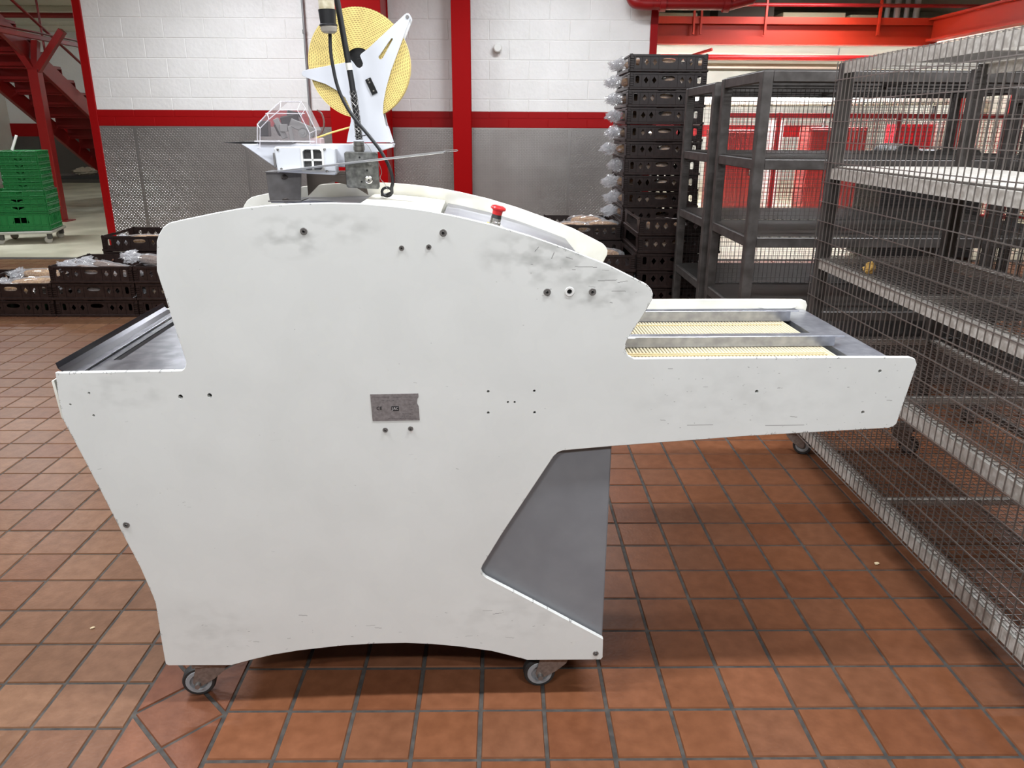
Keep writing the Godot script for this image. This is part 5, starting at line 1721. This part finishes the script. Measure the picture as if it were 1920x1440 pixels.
func build_right() -> void:
	var orange := mat("beam_orange", rgb(178, 42, 13), 0.5)
	var b := thing("mezzanine_beam", "orange-red steel I-beam across the far hall at upper right", "beam", Vector3(4.5, 2.8, -13.0), 0.0, "orange-red mezzanine steel")
	var m := MB.new()
	ibeam(m, Vector3(-4, 0, 0), Vector3(2.3, 0, 0), 0.38, 0.2)
	m.box(Vector3(-0.9, 0.142, 0.094), Vector3(6.2, 0.1, 0.016))
	m.box(Vector3(-0.9, -0.137, 0.094), Vector3(6.2, 0.11, 0.016))
	obj("beam", m, orange, b)
	for x in [-1.55, -1.44, -0.45, 1.3]:
		var s := MB.new()
		s.bar(Vector3(x, -0.06, 0.11), Vector3(x, 0.62, 0.11), 0.05, 0.03)
		obj("rail_post", s, orange, b)
	var rl := MB.new()
	rl.tube([Vector3(-4, 0.36, 0.11), Vector3(3, 0.36, 0.11)], 0.028, 8)
	obj("handrail", rl, mats["pipe_red"], b)
	var rl2 := MB.new()
	rl2.tube([Vector3(-4, 0.62, 0.11), Vector3(3, 0.62, 0.11)], 0.02, 8)
	obj("handrail", rl2, mats["pipe_red"], b)
	var b2 := thing("mezzanine_beam", "orange-red steel beam running from the cross beam towards the camera at right", "beam", Vector3(6.65, 2.8, -13.0), 0.0, "orange-red mezzanine steel")
	m = MB.new()
	ibeam(m, Vector3(0, 0.02, 0.12), Vector3(0.0, 0.02, 7.5), 0.32, 0.18)
	obj("beam", m, orange, b2)
	# deck over the far hall
	var dk := thing("mezzanine_deck", "white ribbed underside of the mezzanine floor, far right", "deck", Vector3(4.6, 2.9, -17.5))
	m = MB.new()
	m.box(Vector3(0.1, 0.03, 0.0), Vector3(8.3, 0.04, 8.78))
	obj("deck_sheet", m, mat("deck_white", rgb(238, 236, 230), 0.4), dk)
	for z in [2.65, -0.9, -3.4]:
		var j := MB.new()
		j.box(Vector3(0.1, -0.045, z), Vector3(8.3, 0.11, 0.3))
		obj("joist", j, mat("joist_tan", rgb(170, 146, 128), 0.5), dk)
	var pp := thing("sprinkler_pipe", "bright red sprinkler pipe crossing below the mezzanine deck", "pipe", Vector3(4.6, 2.41, -12.8))
	m = MB.new()
	m.tube([Vector3(-3.5, 0, 0), Vector3(4.3, 0, 0)], 0.04, 12)
	obj("pipe", m, mat("sprinkler_red", rgb(214, 44, 44), 0.35), pp)
	m = MB.new()
	m.tube([Vector3(-1.8, -0.02, 0), Vector3(-1.45, 0.08, 0.35)], 0.022, 8)
	obj("branch", m, mats["sprinkler_red"], pp)
	for x in [0.6, 2.7]:
		m = MB.new()
		m.tube([Vector3(x, 0.03, 0), Vector3(x, 0.14, 0)], 0.014, 8)
		obj("sprinkler_head", m, mats["zinc"], pp)
	# goods on the mezzanine
	rng.seed = 9
	var boxes := [[2.75, 0.75, 0.16, "pale carton at the left end of the mezzanine"], [5.0, 1.0, 0.18, "long pale carton in the middle of the mezzanine"], [5.8, 0.44, 0.15, "short pale carton right of the long one on the mezzanine"], [3.9, 0.9, 0.26, "dark crate behind the mezzanine handrail"]]
	for q in boxes:
		var t := MB.new()
		t.box(Vector3(q[0], 2.951 + q[2] * 0.5, -13.7), Vector3(q[1], q[2], 0.5), Basis.IDENTITY, 0.006)
		t.box(Vector3(q[0], 2.951 + q[2] + 0.003, -13.7), Vector3(q[1] * 0.98, 0.006, 0.07))
		tag(obj("carton", t, mat("carton_dark", rgb(70, 66, 56), 0.8) if q[0] == 3.9 else mat("carton", rgb(190, 182, 150), 0.8)), q[3], "box", "cartons on the mezzanine")
	for i in 4:
		var t := MB.new()
		t.tube([Vector3(6.3 + i * 0.16, 2.96, -13.75), Vector3(6.3 + i * 0.16, 3.43, -13.75)], 0.04 + 0.01 * (i % 2), 12)
		t.tube([Vector3(6.3 + i * 0.16, 2.96, -13.75), Vector3(6.3 + i * 0.16, 2.99, -13.75)], 0.07, 12)
		tag(obj("roller_pole", t, mats["white_enamel"]), "pale upright pole on the mezzanine, %s of four" % ["leftmost", "second from left", "third from left", "rightmost"][i], "pole", "pale poles on the mezzanine")
	# red mesh cages on the concrete
	var red := mat("cage_red", rgb(150, 26, 30), 0.4)
	var spots := [[3.3, 1.9, "left red mesh cage panel in the far hall"], [5.25, 1.7, "middle red mesh cage panel in the far hall"], [7.0, 1.5, "right red mesh cage panel in the far hall"]]
	for s in spots:
		var t := thing("mesh_partition", s[2], "partition", Vector3(s[0] + s[1] * 0.5, 0, -12.4), 0.0, "red mesh partitions")
		var f := MB.new()
		for x in [-0.5, 0.0, 0.5]:
			f.box(Vector3(s[1] * x, 0.8, 0), Vector3(0.06, 1.6, 0.06), Basis.IDENTITY, 0.004)
		for y in [0.05, 0.8, 1.56]:
			f.box(Vector3(0, y, 0), Vector3(s[1], 0.07, 0.05), Basis.IDENTITY, 0.004)
		obj("frame", f, red, t)
		var g := MB.new()
		grid(g, Vector3(-s[1] * 0.5, 0.06, 0), Vector3.RIGHT, Vector3.UP, s[1], 1.5, 0.06, 0.06, 0.004)
		obj("mesh", g, red, t).set_meta("kind", "stuff")
	for e in [[3.9, 0.75, 1.35, "dark red sheet-metal locker behind the left cage panel"], [5.6, 0.95, 1.4, "brown-red tall locker behind the middle cage panel"], [6.9, 0.6, 1.45, "bright red cabinet behind the right cage panel"]]:
		var t := thing("locker", e[3], "locker", Vector3(e[0], 0, -13.6), 0.0, "red lockers in the far hall")
		var f := MB.new()
		f.box(Vector3(0, e[2] * 0.5, 0), Vector3(e[1], e[2], 0.5), Basis.IDENTITY, 0.01)
		var col := mat("locker_bright", rgb(190, 30, 44), 0.4) if e[0] == 6.9 else mat("locker_red", rgb(122, 40, 36), 0.45)
		obj("body", f, col, t)
		var d := MB.new()
		d.box(Vector3(0, e[2] * 0.5, 0.256), Vector3(e[1] - 0.05, e[2] - 0.08, 0.012), Basis.IDENTITY, 0.003)
		var dd := obj("door", d, col, t)
		var h := MB.new()
		h.box(Vector3(e[1] * 0.36, e[2] * 0.5, 0.275), Vector3(0.02, 0.12, 0.025), Basis.IDENTITY, 0.004)
		obj("handle", h, mats["zinc"], dd)
	for e in [[4.75, 0.42, "white door leaf standing between the red lockers"], [7.6, 0.4, "white door leaf right of the bright red cabinet"]]:
		var t := MB.new()
		t.box(Vector3(e[0], 0.75, -14.2), Vector3(e[1], 1.5, 0.05), Basis.IDENTITY, 0.004)
		t.box(Vector3(e[0], 0.75, -14.17), Vector3(e[1] - 0.12, 1.3, 0.02), Basis.IDENTITY, 0.004)
		tag(obj("partition_board", t, mats["white_enamel"]), e[2], "panel", "white panels in the far hall")
	for e in [[7.35, 1.75, "red upright post above the cage panels, left one"], [8.2, 1.75, "red upright post above the cage panels, right one"]]:
		var t := MB.new()
		t.box(Vector3(e[0], 1.1, -13.0), Vector3(0.09, 2.2, 0.09), Basis.IDENTITY, 0.005)
		t.box(Vector3(e[0], 0.01, -13.0), Vector3(0.2, 0.02, 0.2))
		tag(obj("upright_post", t, mats["sprinkler_red"]), e[2], "post", "red posts in the far hall")
	var dt := thing("grey_duct", "pale round duct above the red cages in the far hall", "duct", Vector3(5.9, 1.88, -14.8))
	var du := MB.new()
	du.tube([Vector3(-2.7, -0.02, 0), Vector3(2.6, 0.04, 0)], 0.13, 16)
	obj("pipe", du, mat("duct", rgb(182, 178, 168), 0.4, 0.3), dt)
	for x in [-2.0, 0.0, 2.0]:
		var h := MB.new()
		h.tube([Vector3(x, -0.1, 0), Vector3(x, -1.88, 0)], 0.03, 8)
		obj("support_leg", h, mats["rack_wire"], dt)
	# far wall bands
	var fw := MB.new()
	fw.box(Vector3(4.8, 1.3, -21.98), Vector3(8.2, 0.3, 0.02))
	structure("trim_5", fw, mats["red_paint"])
	# motor unit behind the cage rack, and a second wire cage
	var mo := thing("motor_unit", "black machine with round motor behind the wire cage rack", "machine", Vector3(4.55, 0, -8.6))
	m = MB.new()
	m.box(Vector3(0, 0.45, 0), Vector3(1.1, 0.86, 0.7), Basis.IDENTITY, 0.04)
	obj("housing", m, mats["cart_black"], mo)
	m = MB.new()
	m.lathe([Vector2(0, 0.0), Vector2(0.16, 0.0), Vector2(0.2, 0.04), Vector2(0.2, 0.4), Vector2(0.14, 0.44), Vector2(0, 0.44)], Vector3(-0.35, 1.03, -0.2), Vector3(0.2, 0, 1), 20)
	obj("motor", m, mats["cart_black"], mo)
	m = MB.new()
	m.box(Vector3(0.25, 1.02, 0), Vector3(0.5, 0.3, 0.5), Basis.IDENTITY, 0.03)
	obj("control_head", m, mats["dark_plastic"], mo)
	var cg := thing("roll_cage", "dark wire roll cage standing behind the large cage rack at right edge", "cage", Vector3(2.25, 0, -3.6))
	m = MB.new()
	for x in [0.02, 0.78]:
		for z in [0.02, 0.98]:
			m.box(Vector3(x, 0.8, z), Vector3(0.035, 1.5, 0.035), Basis.IDENTITY, 0.004)
	for y in [0.12, 1.5]:
		for z in [0.02, 0.98]:
			m.box(Vector3(0.4, y, z), Vector3(0.74, 0.03, 0.03))
		for x in [0.02, 0.78]:
			m.box(Vector3(x, y, 0.5), Vector3(0.03, 0.03, 0.94))
	obj("frame", m, rack_steel(), cg)
	for e in [[Vector3(0, 0.12, 1.0), Vector3.RIGHT, 0.8], [Vector3(0, 0.12, 0.0), Vector3.RIGHT, 0.8], [Vector3(0, 0.12, 0), Vector3.BACK, 1.0]]:
		var g := MB.new()
		grid(g, e[0], e[1], Vector3.UP, e[2], 1.38, 0.05, 0.05, 0.0018)
		obj("side_mesh", g, mats["rack_wire"], cg).set_meta("kind", "stuff")
	for x in [0.06, 0.7]:
		for z in [0.08, 0.92]:
			caster(cg, Vector3(x, 0, z), 0.2)

func _ready() -> void:
	# ---- camera
	var cam := Camera3D.new()
	cam.name = "camera"
	var xf := Transform3D(Basis(Vector3(0.9999, 0.0047, 0.0132), Vector3(-0.0003, 0.9484, -0.317), Vector3(-0.014, 0.317, 0.9483)).orthonormalized(), Vector3(0, 1.375, 0))
	cam.transform = xf
	cam.fov = rad_to_deg(2.0 * atan(720.0 / 1442.0))
	cam.near = 0.05
	cam.far = 100.0
	add_child(cam)
	cam.current = true
	# ---- environment and exposure
	var we := WorldEnvironment.new()
	we.name = "environment"
	var env := Environment.new()
	env.background_mode = Environment.BG_COLOR
	env.background_color = Color(0.02, 0.02, 0.02)
	env.tonemap_mode = Environment.TONE_MAPPER_LINEAR
	env.tonemap_exposure = 3.1
	env.sdfgi_enabled = true
	env.ssao_enabled = true
	env.ssil_enabled = true
	we.environment = env
	add_child(we)
	# ---- the hall's fluorescent fittings
	var L := [[-2.6, -7.4, 2.8, "near the block wall, left"], [0.6, -7.4, 2.1, "near the block wall, right"], [-2.4, -3.6, 2.6, "above the floor behind the slicer, left"], [2.3, -3.2, 4.0, "above the racks at right"], [-1.6, -1.2, 3.0, "above the slicer, left"], [0.9, -1.2, 3.0, "above the slicer, right"], [-1.4, 1.4, 3.6, "behind the camera, left"], [1.4, 1.4, 3.6, "behind the camera, right"], [-4.6, -2.6, 1.8, "over the open tiled floor at left"], [5.0, -5.5, 3.0, "over the racks at far right"], [4.2, -11.0, 2.2, "before the mezzanine"], [-6.2, -9.4, 3.0, "over the green crates"], [-10.6, -11.0, 1.0, "over the foot of the stairs"], [-5.3, -16.6, 2.2, "behind the block wall, beyond the stairs"], [4.6, -12.4, 1.4, "over the edge of the mezzanine"]]
	for l in L:
		fixture(Vector3(l[0], 3.32 if l[1] == -12.4 else 3.2, l[1]), 0.0, l[2], "white twin-tube fluorescent ceiling light " + l[3])
	for l in [[3.4, "left"], [5.6, "right"]]:
		strip_light(Vector3(l[0], 2.69, -13.27), 36.0, "white strip light behind the orange cross beam, %s one" % l[1])
	# ---- setting
	build_floor(xf)
	build_shell()
	# ---- things, largest first
	build_slicer()
	cage_rack()
	rack("grey steel shelf rack right behind the outfeed belt, nearer of the pair", Vector3(1.195, 0, -3.76), 1.75, 0.7, [1.625, 1.235, 0.868, 0.50, 0.16], true)
	rack("grey steel shelf rack behind its twin, beside the tall tray stack", Vector3(1.175, 0, -4.52), 1.75, 0.7, [1.61, 1.235, 0.868, 0.50, 0.16], true)
	build_trays()
	build_closer()
	build_green()
	build_stairs()
	build_right()
	build_fittings()
